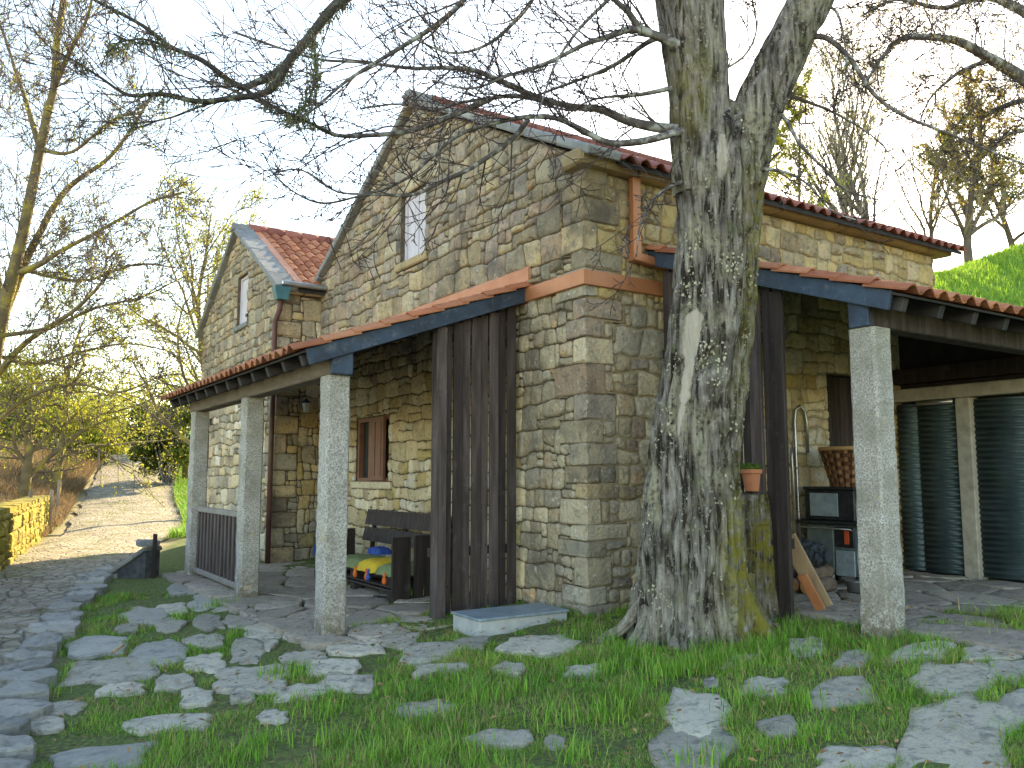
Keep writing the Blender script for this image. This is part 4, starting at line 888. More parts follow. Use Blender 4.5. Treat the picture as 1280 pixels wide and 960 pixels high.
def dress(line, r0, r1, rnd, out, k, L, lev=1, maxlev=3, up=.12, ang=(.5, 1.1), kids=(0, 5, 4, 3), start=.1, wig=.24):
    P = spline(line, 6); n = len(P); rad = [r1 + (r0 - r1) * (1 - i / (n - 1)) ** 1.5 for i in range(n)]
    P = P + np.array([[.02 * n3(*(q * 2.3)), .02 * n3(q[0] * 2.3, q[1] * 2.3, q[2] + 9), .02 * n3(q[0], q[1] * 2.3 + 5, q[2] * 2.3)] for q in P]) * np.linspace(0, 1, n)[:, None]
    out.append((P, rad, 0)); T = np.gradient(P, axis=0)
    for j in range(k):
        t = start + (1 - start) * (j + rnd.random()) / k; i = min(n - 1, int(t * (n - 1))); d = T[i] / np.linalg.norm(T[i])
        grow(P[i], rdir(d, rnd.uniform(*ang), rnd) + np.array((0, 0, .25)), L * rnd.uniform(.4, 1.25), min(rad[i] * .5, .006 + L * .004), lev, maxlev, rnd, out, up, wig, kids)
    return P
def leaves(name, lines, n, size, mat, parent, rnd, minlev=2, jit=.06):
    src = [l for l in lines if l[2] >= minlev]
    if not src: return
    V = []; Fc = []; cols = []
    for i in range(n):
        pts = src[rnd.randrange(len(src))][0]; q = pts[rnd.randrange(1, len(pts))] + np.array([rnd.gauss(0, jit) for _ in range(3)])
        a = np.array([rnd.gauss(0, 1) for _ in range(3)]); a /= np.linalg.norm(a); b = np.cross(a, [rnd.gauss(0, 1) for _ in range(3)]); b /= np.linalg.norm(b) + 1e-9; s = size * rnd.uniform(.6, 1.4)
        k = len(V); V += [q - a * s, q + b * s * .45, q + a * s, q - b * s * .45]; Fc.append((k, k + 1, k + 2, k + 3)); cols += [(rnd.random(), rnd.random(), 0)] * 4
    return obj(name, V, Fc, mat, parent, col=cols)
def bark_tube(rows, nseg, rnd, amp=.05, flare=None, cols=None, k=10):
    """rows (x,y,z,r) -> furrowed trunk; cols(p, theta)->(moss, bare, lichen)"""
    Pn = spline(rows, k); c = Pn[:, :3]; T = np.gradient(c, axis=0); T /= np.linalg.norm(T, axis=1)[:, None]
    tocam = CAM - c[0]; tocam[2] = 0; tocam /= np.linalg.norm(tocam); V = []; CO = []
    for i, (q, t) in enumerate(zip(Pn, T)):
        f = tocam - t * (tocam @ t); f /= np.linalg.norm(f); s = np.cross(t, f)          # theta 0 faces the camera side, + to the right
        for j in range(nseg):
            th = 2 * math.pi * j / nseg; dr = f * math.cos(th) + s * math.sin(th); r = q[3]
            p0 = q[:3] + dr * r
            wv = 1.6 * n3(p0[0] * 1.6, p0[1] * 1.6, p0[2] * .9) + .7 * n3(p0[0] * 5, p0[1] * 5, p0[2] * 2.2)
            kk = max(7, int(r * 34)); rid = 1 - abs(math.sin(kk * th * .5 + 2.2 * wv)) ** .8
            rid = rid * (.55 + .6 * max(0, n3(p0[0] * 6, p0[1] * 6, p0[2] * 3.1) + .5)) + .35 * n3(p0[0] * 17, p0[1] * 17, p0[2] * 5)
            lump = n3(p0[0] * 2.2, p0[1] * 2.2, p0[2] * 1.1)
            co_ = cols(p0, th, q) if cols else (0, 0, 0); rr = r * (1 + .10 * lump) - amp * .55 * rid * min(1, r / .3) * (1 - .7 * co_[1]) - .02 * co_[1]
            if flare: rr *= flare(q[2], th)
            V.append(q[:3] + dr * rr); CO.append(co_)
    Fc = []; m = len(Pn)
    for i in range(m - 1):
        for j in range(nseg): Fc.append((i * nseg + j, i * nseg + (j + 1) % nseg, (i + 1) * nseg + (j + 1) % nseg, (i + 1) * nseg + j))
    Fc.append(tuple(range((m - 1) * nseg, m * nseg)))
    return V, Fc, CO
C0 = 7.75
def row(y, a, b, c=C0): p = W((a + b) / 2, y, c); return (*p, (b - a) / 2 / F * c)
rt_ = random.Random(77)
tree = empty('chestnut_tree', tuple(W(868, 800, C0)), 'massive old tree with furrowed lichen-spotted trunk in front of the cottage corner', 'tree')
trows = [row(850, 796, 950), row(800, 798, 944), row(760, 798, 940), row(720, 798, 936), row(660, 802, 927), row(600, 809, 924), row(550, 815, 926), row(500, 822, 930), row(450, 830, 936), row(400, 837, 942), row(350, 842, 945), row(300, 845, 948), row(250, 845, 951), row(205, 845, 952), row(170, 862, 948), row(140, 885, 930), row(125, 900, 915)]
lobes = [(-1.4, .7), (-.8, .6), (-.12, .75), (.5, .5), (1.1, .85), (2.4, .7), (3.6, .7)]
def flare(z, th):
    k = max(0, (.75 - z) / .85); k = min(k, 1.3) ** 2.0; th = (th + math.pi) % (2 * math.pi) - math.pi; s = 0
    for a, w in lobes: d = (th - a + math.pi) % (2 * math.pi) - math.pi; s += w * math.exp(-(d / .17) ** 2)
    return 1 + k * (.0 + .75 * s)
def tcol(p, th, q):
    x, y, c = PX(p); th = (th + math.pi) % (2 * math.pi) - math.pi
    yn = y + 60 * n3(p[0] * 4, p[1] * 4, p[2] * 2)
    k1 = min(1, max(0, (yn - 590) / 130)); k2 = min(1, max(0, 1 - abs(yn - 290) / 170))
    moss = min(1, max(0, (th - .45) * 1.1)) * (.35 + .7 * max(k1, k2)) + max(0, 1 - abs(th - .85) / .6) * k1 * .9
    hw = 11 * min(1, max(0, (548 - y) / 150)) ** .7 * min(1, max(0, (y - 383) / 14)) + 4 * n3(y * .09, 1, 1)
    bare = 1.0 if 383 < y < 548 and abs(x - (869 - (y - 390) * .14)) < hw and abs(th) < 1.3 else 0
    bare = max(bare, .7 if ((x - 903 - 4 * n3(y * .1, 3, 3)) / 7) ** 2 + ((y - 195) / 30) ** 2 < 1 and abs(th) < 1.2 else 0)
    lich = max(0, n3(p[0] * 3.2, p[1] * 3.2, p[2] * 2.6) * 1.9 - .15) * (1 if th < .7 else .3) * (1.25 if 430 < y < 700 else .7)
    return (min(1, max(0, moss)), bare, min(1, lich) * (1 - bare))
V, Fc, CO = bark_tube(trows, 300, rt_, .15, flare, tcol, 20)
trunk = obj('trunk', V, Fc, 'bark', tree, smooth=True, col=CO, loc=tuple(W(868, 800, C0)))
def lcol(p, th, q): return (max(0, n3(*(p * 1.6))) * .8, 0, max(0, n3(*(p * 2.9)) * 1.6 - .1))
limbL = [row(240, 842, 925), row(190, 840, 918), row(130, 838, 913), row(80, 832, 911), row(30, 824, 906), row(-30, 815, 900), row(-110, 800, 885), row(-200, 790, 862)]
limbR = [row(255, 880, 950), row(200, 895, 962), row(150, 912, 975), row(110, 928, 990), row(60, 955, 1013), row(0, 985, 1041), row(-60, 1012, 1066), row(-140, 1050, 1096), row(-210, 1085, 1122)]
for L_ in (limbL, limbR):
    V, Fc, CO = bark_tube(L_, 130, rt_, .07, None, lcol, 12); obj('limb', V, Fc, 'bark', tree, smooth=True, col=CO)
for (x0, y0, x1, y1, w, dc) in ((806, 745, 752, 792, 8, -.05), (815, 745, 790, 804, 9, -.3), (858, 750, 846, 822, 13, -.5), (905, 750, 925, 806, 14, -.4), (935, 750, 968, 796, 12, -.1)):
    g = W(x1, y1, C0 + dc); a = W(x0, y0, C0 + dc * .3); zz = gh(g[0], g[1]) - .06
    e = g + (g - a) * .35; e[2] = zz - .12; g[2] = zz + .05; m_ = (a + g) / 2 + np.array((0, 0, -.08))
    V, Fc, CO = bark_tube([(*(a + np.array((0, 0, .25))), w * 1.0 / F * C0), (*a, w * 1.1 / F * C0), (*m_, w * 1.1 / F * C0), (*g, w * .9 / F * C0), (*e, w * .5 / F * C0)], 40, rt_, .16, None, lambda p, th, q: (0.7 if x0 > 880 else .1, .35 if x0 < 870 else 0, .2), 7)
    obj('root', V, Fc, 'bark', tree, smooth=True, col=CO)
def pl(pts, c0, c1): return [W(x, y, c0 + (c1 - c0) * i / (len(pts) - 1)) for i, (x, y) in enumerate(pts)]
px2 = C0 / F
BR = [  # pixels, distance from-to, half width px from-to, shoots, shoot length
 ([(860,160),(849,162),(815,158),(782,150),(750,137),(719,134),(677,125),(640,120),(613,123),(575,128),(540,138),(500,130),(450,135)], 7.6, 8.3, 8, 1.6, 34, .95),
 ([(860,162),(845,166),(800,177),(760,178),(723,160),(690,147),(640,148),(580,165),(542,193),(510,220),(470,239),(423,240),(380,213),(345,214)], 7.6, 7.2, 5.5, 1.2, 34, .8),
 ([(860,60),(828,48),(791,37),(760,46),(730,56),(687,77),(637,94),(590,110),(540,100)], 7.6, 7.0, 6, 1.4, 26, .8),
 ([(850,45),(815,50),(770,80),(730,97),(685,114),(640,130),(600,165)], 7.6, 8.4, 4.5, 1.2, 20, .7),
 ([(850,60),(828,48),(800,35),(785,15),(765,-5),(735,-50),(690,-90)], 7.6, 7.2, 7, 3, 14, 1.0),
 ([(690,128),(666,120),(632,104),(594,88),(560,85),(515,86),(453,79),(400,75),(350,60),(290,40)], 8.1, 6.9, 5, 1.3, 34, .9),
 ([(613,123),(575,140),(515,163),(450,170),(415,168),(380,150),(333,130),(290,112),(250,100)], 8.1, 7.0, 4.5, 1.3, 30, .75),
 ([(660,150),(640,174),(591,209),(556,225),(515,243),(461,243),(407,254),(370,240),(340,215)], 7.7, 7.0, 4, 1.2, 28, .6),
 ([(870,222),(835,235),(812,255),(800,285),(795,320)], 7.7, 7.2, 3, 1, 10, .45),
 ([(850,-30),(800,-70),(700,-85),(620,-40),(560,20),(500,60),(440,95),(400,130),(360,160)], 7.6, 6.4, 7, 1.3, 36, .9),
 ([(850,-40),(780,-60),(700,-40),(650,20),(610,55),(560,65),(500,40)], 7.6, 6.9, 5, 1.3, 26, .9),
 ([(840,-20),(800,-30),(740,20),(700,70),(675,130),(660,170)], 7.6, 6.8, 3.5, 1, 18, .6),
 ([(840,110),(800,118),(760,122),(730,130),(700,150)], 7.6, 7.9, 3.5, 1, 12, .5),
 ([(980,60),(1025,45),(1060,70),(1090,115),(1130,145),(1180,165),(1230,185),(1290,210)], 7.8, 7.2, 4.5, 1.4, 14, .55),
 ([(960,110),(990,120),(1040,140),(1090,170),(1125,205)], 7.8, 8.4, 3.4, 1, 12, .5),
 ([(950,140),(978,145),(1000,180),(1030,210),(1056,235),(1100,250)], 7.8, 7.3, 3.6, 1, 12, .5),
 ([(930,215),(950,212),(980,215),(1010,230),(1040,262),(1070,275)], 7.6, 7.3, 3.2, 1, 12, .4),
 ([(1000,20),(1040,10),(1055,45),(1058,95),(1045,140)], 7.8, 7.1, 2.6, .9, 10, .45),
 ([(900,90),(930,70),(945,40),(940,0)], 7.7, 7.5, 2.5, 1, 10, .45),
]
OUT = []
for (pts, a, b, w0, w1, k, L) in BR: dress(pl(pts, a, b), w0 * px2 * 1.0, w1 * px2 * .8, rt_, OUT, int(k * .7), L * 1.25, 1, 3, .05, (.4, .95), (0, 4, 2, 1))
tubes_obj('branches', [(p, r) for p, r, l in OUT if l == 0], 'bark_thin', tree)
tubes_obj('twigs', [(p, r) for p, r, l in OUT if l > 0], 'twig', tree)
# the long mossy bough overhead
OB = []
for (pts, a, b, w0, w1, k, L) in [
 ([(850,-60),(760,-150),(640,-170),(520,-100),(450,-20),(417,10),(390,43),(350,87),(320,103),(297,107),(253,77),(213,60),(177,33),(117,0),(80,-30)], 7.6, 6.0, 16, 2.2, 26, .7),
 ([(362,75),(337,113),(287,123),(247,127),(200,117),(160,118),(127,97),(100,78),(72,63)], 6.5, 6.1, 7, 1.6, 22, .6),
 ([(287,123),(250,133),(213,147),(177,153),(140,153),(100,150)], 6.5, 6.3, 3.5, 1, 14, .5),
 ([(300,107),(335,130),(380,150),(417,167)], 6.5, 6.9, 3, 3, 4, .4),
 ([(213,60),(180,50),(150,55),(137,68)], 6.2, 6.0, 3, 1, 6, .3),
 ([(390,43),(395,90),(385,125),(360,150)], 6.4, 6.4, 3, 1, 8, .4)]:
    dress(pl(pts, a, b), w0 * 6.3 / F * .8, w1 * 6.3 / F * .8, rt_, OB, int(k * .55), L * 1.1, 1, 3, .10, (.45, 1.0), (0, 3, 2, 1), start=.35)
tubes_obj('bough', [(p, r) for p, r, l in OB if l == 0], 'bark_dark', tree); tubes_obj('twigs', [(p, r) for p, r, l in OB if l > 0], 'twig', tree)
mv = []; mf = []                                                    # shaggy moss and lichen on the bough
for p, r, l in OB:
    if l: continue
    for i in range(len(p)):
        x, y, c = PX(p[i])
        if not (60 < x < 440): continue
        amt = 48 if x > 300 else 22
        if n3(x * .03, y * .03, 4) < (-.15 if x > 300 else .02): continue
        for j in range(amt):
            d = np.array([rt_.gauss(0, 1), rt_.gauss(0, 1), rt_.gauss(0, 1) - .5]); d /= np.linalg.norm(d); q = p[i] + d * r[i] * .9 + np.array([rt_.gauss(0, .03) for _ in range(3)]); t = q + d * rt_.uniform(.01, .04) + np.array((0, 0, -rt_.uniform(0, .03))); s = np.cross(d, [.3, .5, .8]) * .006
            k = len(mv); mv += [q - s, q + s, t + s * .4, t - s * .4]; mf.append((k, k + 1, k + 2, k + 3))
obj('bough_moss', mv, mf, 'moss_hang', tree)['kind'] = 'stuff'
# crusty lichen flakes on the trunk
fv = []; ff = []; TP = np.array(V0) if False else None
me = trunk.data; vv = np.empty(len(me.vertices) * 3); me.vertices.foreach_get('co', vv); vv = vv.reshape(-1, 3) + np.array(trunk.location); nn = np.empty(len(me.vertices) * 3); me.vertices.foreach_get('normal', nn); nn = nn.reshape(-1, 3)
ca = np.empty(len(me.vertices) * 4, np.float32); me.color_attributes['tint'].data.foreach_get('color', ca); ca = ca.reshape(-1, 4)
for _ in range(9000):
    i = rt_.randrange(len(vv)); p = vv[i]; w = n3(p[0] * 3.5, p[1] * 3.5, p[2] * 3.0) + .35 * n3(p[0] * 11, p[1] * 11, p[2] * 11)
    if w < .30 or ca[i, 1] > .3 or rt_.random() < ca[i, 0]: continue
    a = np.cross(nn[i], [rt_.gauss(0, 1) for _ in range(3)]); a /= np.linalg.norm(a); b = np.cross(nn[i], a); s = rt_.uniform(.006, .017); c_ = p + nn[i] * .006; k = len(fv); m = 6
    fv += [c_ + (a * math.cos(t) + b * math.sin(t)) * s * rt_.uniform(.6, 1.1) + nn[i] * rt_.uniform(-.002, .010) for t in np.arange(m) * 2 * math.pi / m]; ff.append(tuple(range(k, k + m)))
mk('lichen', [(0, (.26, .26, .18)), (1, (.48, .46, .36))], 12, bump=.3); obj('lichen_crust', fv, ff, 'lichen', tree)['kind'] = 'stuff'

def bare_tree(name, label, base, height, rad, seed, lean=(0, 0), mat=('bark_sunny', 'twig_far'), leaf=None, nleaf=3000, lsize=.035, kids=(9, 6, 5, 3), maxlev=3, ratio=.52, up=.05, ang=(.5, 1.0), group=None, first=.2):
    rnd = random.Random(seed); t = empty(name, tuple(base), label, 'tree', group); out = []
    n = 12; d = np.array([lean[0], lean[1], 1.0]); d /= np.linalg.norm(d); P = [np.array(base, float) - np.array((0, 0, .2))]; D = [d]
    for i in range(n): d = d + np.array([rnd.gauss(0, .08), rnd.gauss(0, .08), .04]); d /= np.linalg.norm(d); P.append(P[-1] + d * height / n); D.append(d)
    P = spline(P, 3); rr = [rad * (1 - .85 * i / (len(P) - 1)) for i in range(len(P))]
    for j in range(kids[0]):
        tt = first + (1 - first) * (j + rnd.random()) / kids[0]; i = min(len(P) - 1, int(tt * (len(P) - 1)))
        grow(P[i], rdir(D[min(n, i // 3)], rnd.uniform(*ang), rnd), height * ratio * rnd.uniform(.7, 1.15) * (1.12 - .7 * tt), rr[i] * .62, 1, maxlev, rnd, out, up, .2, kids, .52, ang)
    tubes_obj('trunk', [(P, rr)] + [(p, r) for p, r, l in out if l == 1], mat[0], t); tubes_obj('crown', [(p, r) for p, r, l in out if l > 1], mat[1], t)
    if leaf: leaves('foliage', out, nleaf, lsize, leaf, t, rnd, max(2, maxlev - 1), .10)
    return t
def at(px, D, z=None):
    a = AZ - math.atan((px - 640) / (F / math.cos(TILT))); x, y = CAM[0] + D * math.cos(a), CAM[1] + D * math.sin(a); return (x, y, gh(x, y) if z is None else z)
# traced tree by the mossy wall, left edge of the picture
RMIN[0] = .0075
lt = empty('alder_tree', at(-25, 20.5), 'tall leaning bare tree with golden mossy trunk behind the mossy wall', 'tree'); OL = []; rl_ = random.Random(5); q = 20.5 / F
LT = [([(-25,760),(-22,620),(-12,480),(3,394),(19,332),(30,285),(50,187),(60,140),(67,110),(70,63),(78,10),(90,-60)], 11, 3.5, 30, 2.6),
      ([(3,394),(25,341),(40,310),(80,240),(133,200),(160,167),(190,120)], 7.5, 1.5, 22, 2.0),
      ([(25,341),(50,330),(77,313),(127,287),(187,253),(230,240)], 4.5, 1.2, 20, 1.6),
      ([(50,187),(30,120),(10,60),(-10,0)], 4, 1.2, 14, 1.9), ([(67,110),(90,60),(110,20),(120,-30)], 4, 1.2, 14, 1.9),
      ([(-12,480),(30,430),(90,390),(130,350),(140,330)], 4.5, 1.2, 18, 1.8), ([(3,394),(-10,300),(-20,200),(-25,100),(-20,0)], 5, 2, 18, 2.2),
      ([(19,332),(60,345),(110,350),(170,330),(220,335)], 3, 1, 18, 1.6), ([(50,187),(90,190),(140,150),(180,140)], 3, 1, 16, 1.6), ([(-15,440),(40,455),(100,440),(160,430),(215,440)], 3, 1, 18, 1.5), ([(-18,540),(30,500),(90,480),(150,490),(200,470)], 3.5, 1, 16, 1.6), ([(0,420),(60,410),(120,385),(180,370),(240,340)], 3.2, 1, 16, 1.6)]
for i, (pts, w0, w1, k, L) in enumerate(LT): dress(pl(pts, 20.5, 20.5 + (0, 1.5, -2, 2.5, -1.5, -2.5, 2, 1, -1.2, 2.2, -1, 2)[i]), w0 * q, w1 * q, rl_, OL, k, L, 1, 3, .03, (.5, 1.1), (0, 7, 6, 4), start=.3 if i == 0 else .12)
tubes_obj('trunk', [(p, r) for p, r, l in OL if l == 0], 'bark_sunny', lt); tubes_obj('crown', [(p, r) for p, r, l in OL if l > 0], 'twig_far', lt); leaves('foliage', OL, 14000, .028, 'leaf_bud', lt, rl_, 2, .07)
RMIN[0] = .011
bare_tree('birch_tree', 'slender budding tree standing behind the gabled wing', at(268, 31), 11.5, .17, 12, (.02, 0), leaf='leaf_bud', nleaf=9000, lsize=.05, kids=(18, 7, 5, 3), ratio=.5)
bare_tree('aspen_tree', 'bare twiggy tree with upright stems left of the wing roof', at(232, 44), 13, .16, 22, (-.05, 0), leaf='leaf_bud', nleaf=7000, lsize=.05, kids=(16, 7, 5, 3), ratio=.42, up=.06)
bare_tree('willow_tree', 'low spreading yellow budding tree between the path and the field', at(70, 36), 7.5, .16, 13, (.1, 0), leaf='leaf_bud', nleaf=10000, lsize=.055, kids=(15, 7, 5, 3), ratio=.75, up=-.02, ang=(.8, 1.3))
bare_tree('field_tree', 'small crooked fruit tree in the pale green field', at(28, 33), 4.6, .2, 14, (.1, 0), leaf='leaf_bud', nleaf=2600, lsize=.05, kids=(9, 6, 5, 2), ratio=.6, ang=(.7, 1.2))
RMIN[0] = .014
bare_tree('ash_tree', 'bare fan-shaped tree with haze-paled grey twigs behind the long roof', at(1122, 48), 13.5, .2, 16, mat=('twig_far', 'twig_hazed'), kids=(22, 7, 6, 4), ratio=.62, up=.12, ang=(.35, .75), first=.08, leaf='leaf_bud', nleaf=2600, lsize=.06)
bare_tree('grey_tree', 'haze-paled grey twiggy tree behind the middle of the long roof', at(1068, 50), 13, .17, 26, mat=('twig_far', 'twig_hazed'), kids=(18, 7, 6, 3), ratio=.5, up=.12, ang=(.35, .8), first=.15, leaf='leaf_bud', nleaf=3500, lsize=.06)
bare_tree('slim_tree', 'slim bare tree between the fan-shaped tree and the rusty oak', at(1176, 54), 10.5, .15, 27, mat=('twig_far', 'twig_hazed'), kids=(18, 7, 6, 3), ratio=.5, up=.10, ang=(.35, .8), first=.12, leaf='leaf_bud', nleaf=1500, lsize=.06)
bare_tree('hill_oak', 'rusty-leaved oak on the crest of the green hill', at(1228, 52), 10, .25, 17, mat=('twig_far', 'twig_hazed'), kids=(18, 8, 6, 4), ratio=.55, up=.05, ang=(.5, 1.1), first=.12, leaf='leaf_rust', nleaf=6500, lsize=.085)
bare_tree('sallow_tree', 'small yellow-leaved tree peeping over the long roof', at(1045, 42), 12.5, .14, 18, mat=('twig_far', 'twig_hazed'), kids=(14, 6, 5, 3), ratio=.34, up=.06, first=.5, leaf='leaf_bud', nleaf=5200, lsize=.08)
bare_tree('crest_tree', 'dark bushy tree at the far end of the hill crest', at(1282, 56), 8.5, .2, 19, mat=('twig_far', 'twig_hazed'), kids=(12, 7, 5, 3), leaf='leaf_green', nleaf=7000, lsize=.11)
# oak on the right whose boughs hang into the picture
RMIN[0] = .005
ok = empty('oak_tree', at(1450, 13), 'oak standing outside the yard, its yellow-tipped boughs hanging over the right', 'tree'); OO = []; ro = random.Random(8); q = 13 / F
for i, (pts, w0, w1, k, L) in enumerate([
  ([(1450,760),(1448,600),(1440,420),(1430,260),(1410,120),(1380,0),(1350,-90)], 34, 12, 6, 1.5),
  ([(1430,250),(1370,180),(1310,120),(1280,98),(1235,72),(1190,50),(1130,48),(1100,75),(1080,108)], 14, 1.6, 34, 1.15),
  ([(1410,120),(1340,60),(1280,15),(1230,-5),(1180,10),(1120,0),(1075,20)], 10, 1.4, 34, 1.15),
  ([(1310,120),(1270,128),(1230,145),(1215,165),(1205,195)], 5, 1.2, 16, .8), ([(1330,140),(1290,160),(1255,170),(1240,190)], 5, 1.2, 14, .8),
  ([(1240,74),(1200,90),(1165,120),(1150,150)], 3.5, 1, 14, .7), ([(1380,0),(1300,-50),(1220,-60),(1150,-40)], 8, 1.5, 20, 1.2)]):
    dress(pl(pts, 13, 13 + (0, -1.5, .8, .5, -1, .2, 1.5)[i]), w0 * q, w1 * q, ro, OO, k, L, 1, 3, .04, (.5, 1.1), (0, 6, 4, 3), start=.75 if i == 0 else .2)
tubes_obj('trunk', [(p, r) for p, r, l in OO if l == 0], 'bark_thin', ok); tubes_obj('crown', [(p, r) for p, r, l in OO if l > 0], 'twig', ok); leaves('foliage', OO, 6500, .022, 'leaf_rust', ok, ro, 2, .05)
def shrub(name, label, c, rx, ry, rz, n, size, mat, seed, cat='shrub', stems=7, group=None):
    rnd = random.Random(seed); t = empty(name, (c[0], c[1], gh(c[0], c[1])), label, cat, group); st = []; V = []; Fc = []; cols = []
    z0 = gh(c[0], c[1])
    for i in range(stems):
        e = np.array((c[0] + rnd.uniform(-.6, .6) * rx, c[1] + rnd.uniform(-.6, .6) * ry, z0 + rz * rnd.uniform(.9, 1.7))); b = np.array((c[0] + rnd.uniform(-.1, .1), c[1] + rnd.uniform(-.1, .1), z0 - .2)); st.append((spline([b, (b * .45 + e * .55) + np.array((rnd.gauss(0, .1), rnd.gauss(0, .1), 0)), e], 4), list(np.linspace(.07, .015, 9))))
    tubes_obj('trunk', st, 'bark_thin', t)
    cl = []
    for i in range(46):
        u = np.array([rnd.gauss(0, 1) for _ in range(3)]); u /= np.linalg.norm(u); r = rnd.uniform(.35, .95); cl.append((np.array((c[0] + u[0] * rx * r, c[1] + u[1] * ry * r, z0 + rz * 1.0 + u[2] * rz * r)), rnd.uniform(.16, .34) * rx, rnd.random()))
    for i in range(n):
        cc, rr, tt = cl[rnd.randrange(len(cl))]; u = np.array([rnd.gauss(0, 1) for _ in range(3)]); u /= np.linalg.norm(u); p = cc + u * rr * rnd.uniform(.4, 1) ** .6
        if p[2] < z0: continue
        a = np.array([rnd.gauss(0, 1) for _ in range(3)]); a /= np.linalg.norm(a); b = np.cross(a, u); b /= np.linalg.norm(b) + 1e-9; s = size * rnd.uniform(.6, 1.4); k = len(V); V += [p - a * s, p + b * s * .5, p + a * s, p - b * s * .5]; Fc.append((k, k + 1, k + 2, k + 3)); cols += [(min(1, tt * .7 + rnd.random() * .4), rnd.random(), 0)] * 4
    obj('crown', V, Fc, mat, t, col=cols); return t
shrub('holly_tree', 'dense round evergreen bush at the bend of the cobbled path', at(208, 43)[:2], 2.0, 2.0, 2.4, 15000, .085, 'leaf_green', 3, 'bush')
for i, (px, D, r, h, lab, m) in enumerate([(112, 50, 2.2, 1.0, 'low yellow-green scrub beside the upper end of the path', 'leaf_bud'), (60, 52, 4.0, 1.2, 'wide yellow thicket at the far side of the field', 'leaf_bud'), (-10, 48, 4.0, 1.5, 'tall green thicket in the field behind the leaning tree', 'leaf_green'), (150, 74, 4.5, 2.4, 'broad hazy copse beyond the top of the path', 'leaf_bud'), (100, 75, 6, 2.2, 'far yellow-green copse along the field edge', 'leaf_bud'), (20, 80, 6.5, 2.6, 'farthest pale copse on the skyline of the field', 'leaf_bud'), (250, 58, 4.0, 2.6, 'yellow-lit bush rising behind the wing', 'leaf_bud')]):
    shrub('thicket', lab, at(px, D)[:2], r, r * .8, h, 5000, .11, m, 40 + i, 'thicket', 6)
# ---------------------------------------------------------------- things in the yard and porches
rb = random.Random(9)
# pallet bench
bn = empty('pallet_bench', (-.6, 4.0, FL), 'dark stained pallet bench under the porch window', 'bench')
for i in range(3): MB().box((-1.03 + i * .31, 2.62, FL + .01), (-1.03 + i * .31 + .255, 2.66, .68 + .012 * i), .006).build('arm_board', 'wood_dark', bn, tint=(rb.random() * .4, .25, 0))
for i, (za, zb, xa, xb) in enumerate(((.46, .66, -.30, -.25), (.70, .93, -.255, -.205))): MB().add([(xa, 2.70, za), (xa + .05, 2.70, zb), (xa + .05, 5.3, zb), (xa, 5.3, za), (xa + .03, 2.70, za), (xa + .08, 2.70, zb), (xa + .08, 5.3, zb), (xa + .03, 5.3, za)], [(0, 1, 2, 3)[::-1], (4, 5, 6, 7), (0, 4, 5, 1)[::-1], (1, 5, 6, 2)[::-1], (2, 6, 7, 3)[::-1], (3, 7, 4, 0)[::-1]]).build('back_board', 'wood_dark', bn, tint=(.25, .3, 0))
for y in (2.9, 4.0, 5.1): MB().bar((-.26, y, FL), (-.16, y, .9), .07, .05).build('back_post', 'wood_dark', bn, tint=(.1, .1, 0))
for k in range(2):
    zb = FL + .02 + k * .17
    for i in range(5): MB().box((-1.0 + i * .15, 2.68, zb + .12), (-1.0 + i * .15 + .13, 5.28, zb + .145), .004).build('pallet_slat', 'wood_dark', bn, tint=(rb.random() * .5, .35, 0))
    for x in (-1.0, -.66, -.36):
        MB().box((x, 2.68, zb), (x + .1, 5.28, zb + .022)).build('pallet_slat', 'wood_dark', bn, tint=(.4, .3, 0))
        for y in (2.70, 3.9, 5.13): MB().box((x, y, zb + .023), (x + .1, y + .14, zb + .118)).build('pallet_block', 'wood_dark', bn, tint=(.3, .3, 0))
def cushion(name, x0, x1, y0, y1, z, h, mat, label, cat, bulge=.35, drop=0):
    v = []; f = []; n, m = 14, 14
    for j in range(m + 1):
        for i in range(n + 1):
            s, t = i / n * 2 - 1, j / m * 2 - 1; e = (1 - abs(s) ** 4) * (1 - abs(t) ** 4)
            v.append((x0 + (x1 - x0) * i / n, y0 + (y1 - y0) * j / m, z + h * (e ** bulge) + .012 * n3(i * .5, j * .5, z * 9) - (drop * max(0, -s - .6))))
    k = len(v); v += [(p[0], p[1], z - (drop * max(0, -((p[0] - x0) / (x1 - x0) * 2 - 1) - .6))) for p in v]
    for j in range(m):
        for i in range(n):
            a = j * (n + 1) + i; f.append((a, a + 1, a + n + 2, a + n + 1)); f.append((k + a, k + a + n + 1, k + a + n + 2, k + a + 1))
    o = obj(name, v, f, mat, smooth=True, loc=((x0 + x1) / 2, (y0 + y1) / 2, z)); return tag(o, label, cat)
SZ = FL + .02 + .17 + .147
cushion('seat_cushion', -1.02, -.36, 2.70, 3.22, SZ, .13, 'green_cloth', 'olive green seat cushion beside the bench arm', 'cushion')
cushion('seat_cushion', -1.02, -.36, 3.75, 4.75, SZ, .13, 'green_cloth', 'olive green seat cushion half hidden by the near porch post', 'cushion')
yc = cushion('folded_blanket', -1.05, -.40, 3.20, 3.78, SZ + .002, .15, 'yellow_cloth', 'yellow blanket with bright tassels lying on the pallet bench', 'blanket')
for i, (y, m) in enumerate(((3.30, 'blue_cloth'), (3.36, 'orange_yarn'), (3.74, 'orange_yarn'), (2.80, 'orange_yarn'))):
    MB().lathe((-1.055, y, SZ - .10), [(.022, 0), (.032, .03), (.028, .075), (.013, .09), (.02, .105), (.02, .13), (.008, .15)], 9).build('tassel', m, yc, smooth=True)
cushion('blue_pillow', -.55, -.30, 4.15, 4.55, SZ + .135, .10, 'blue_cloth', 'bright blue pillow leaning against the bench back', 'pillow')
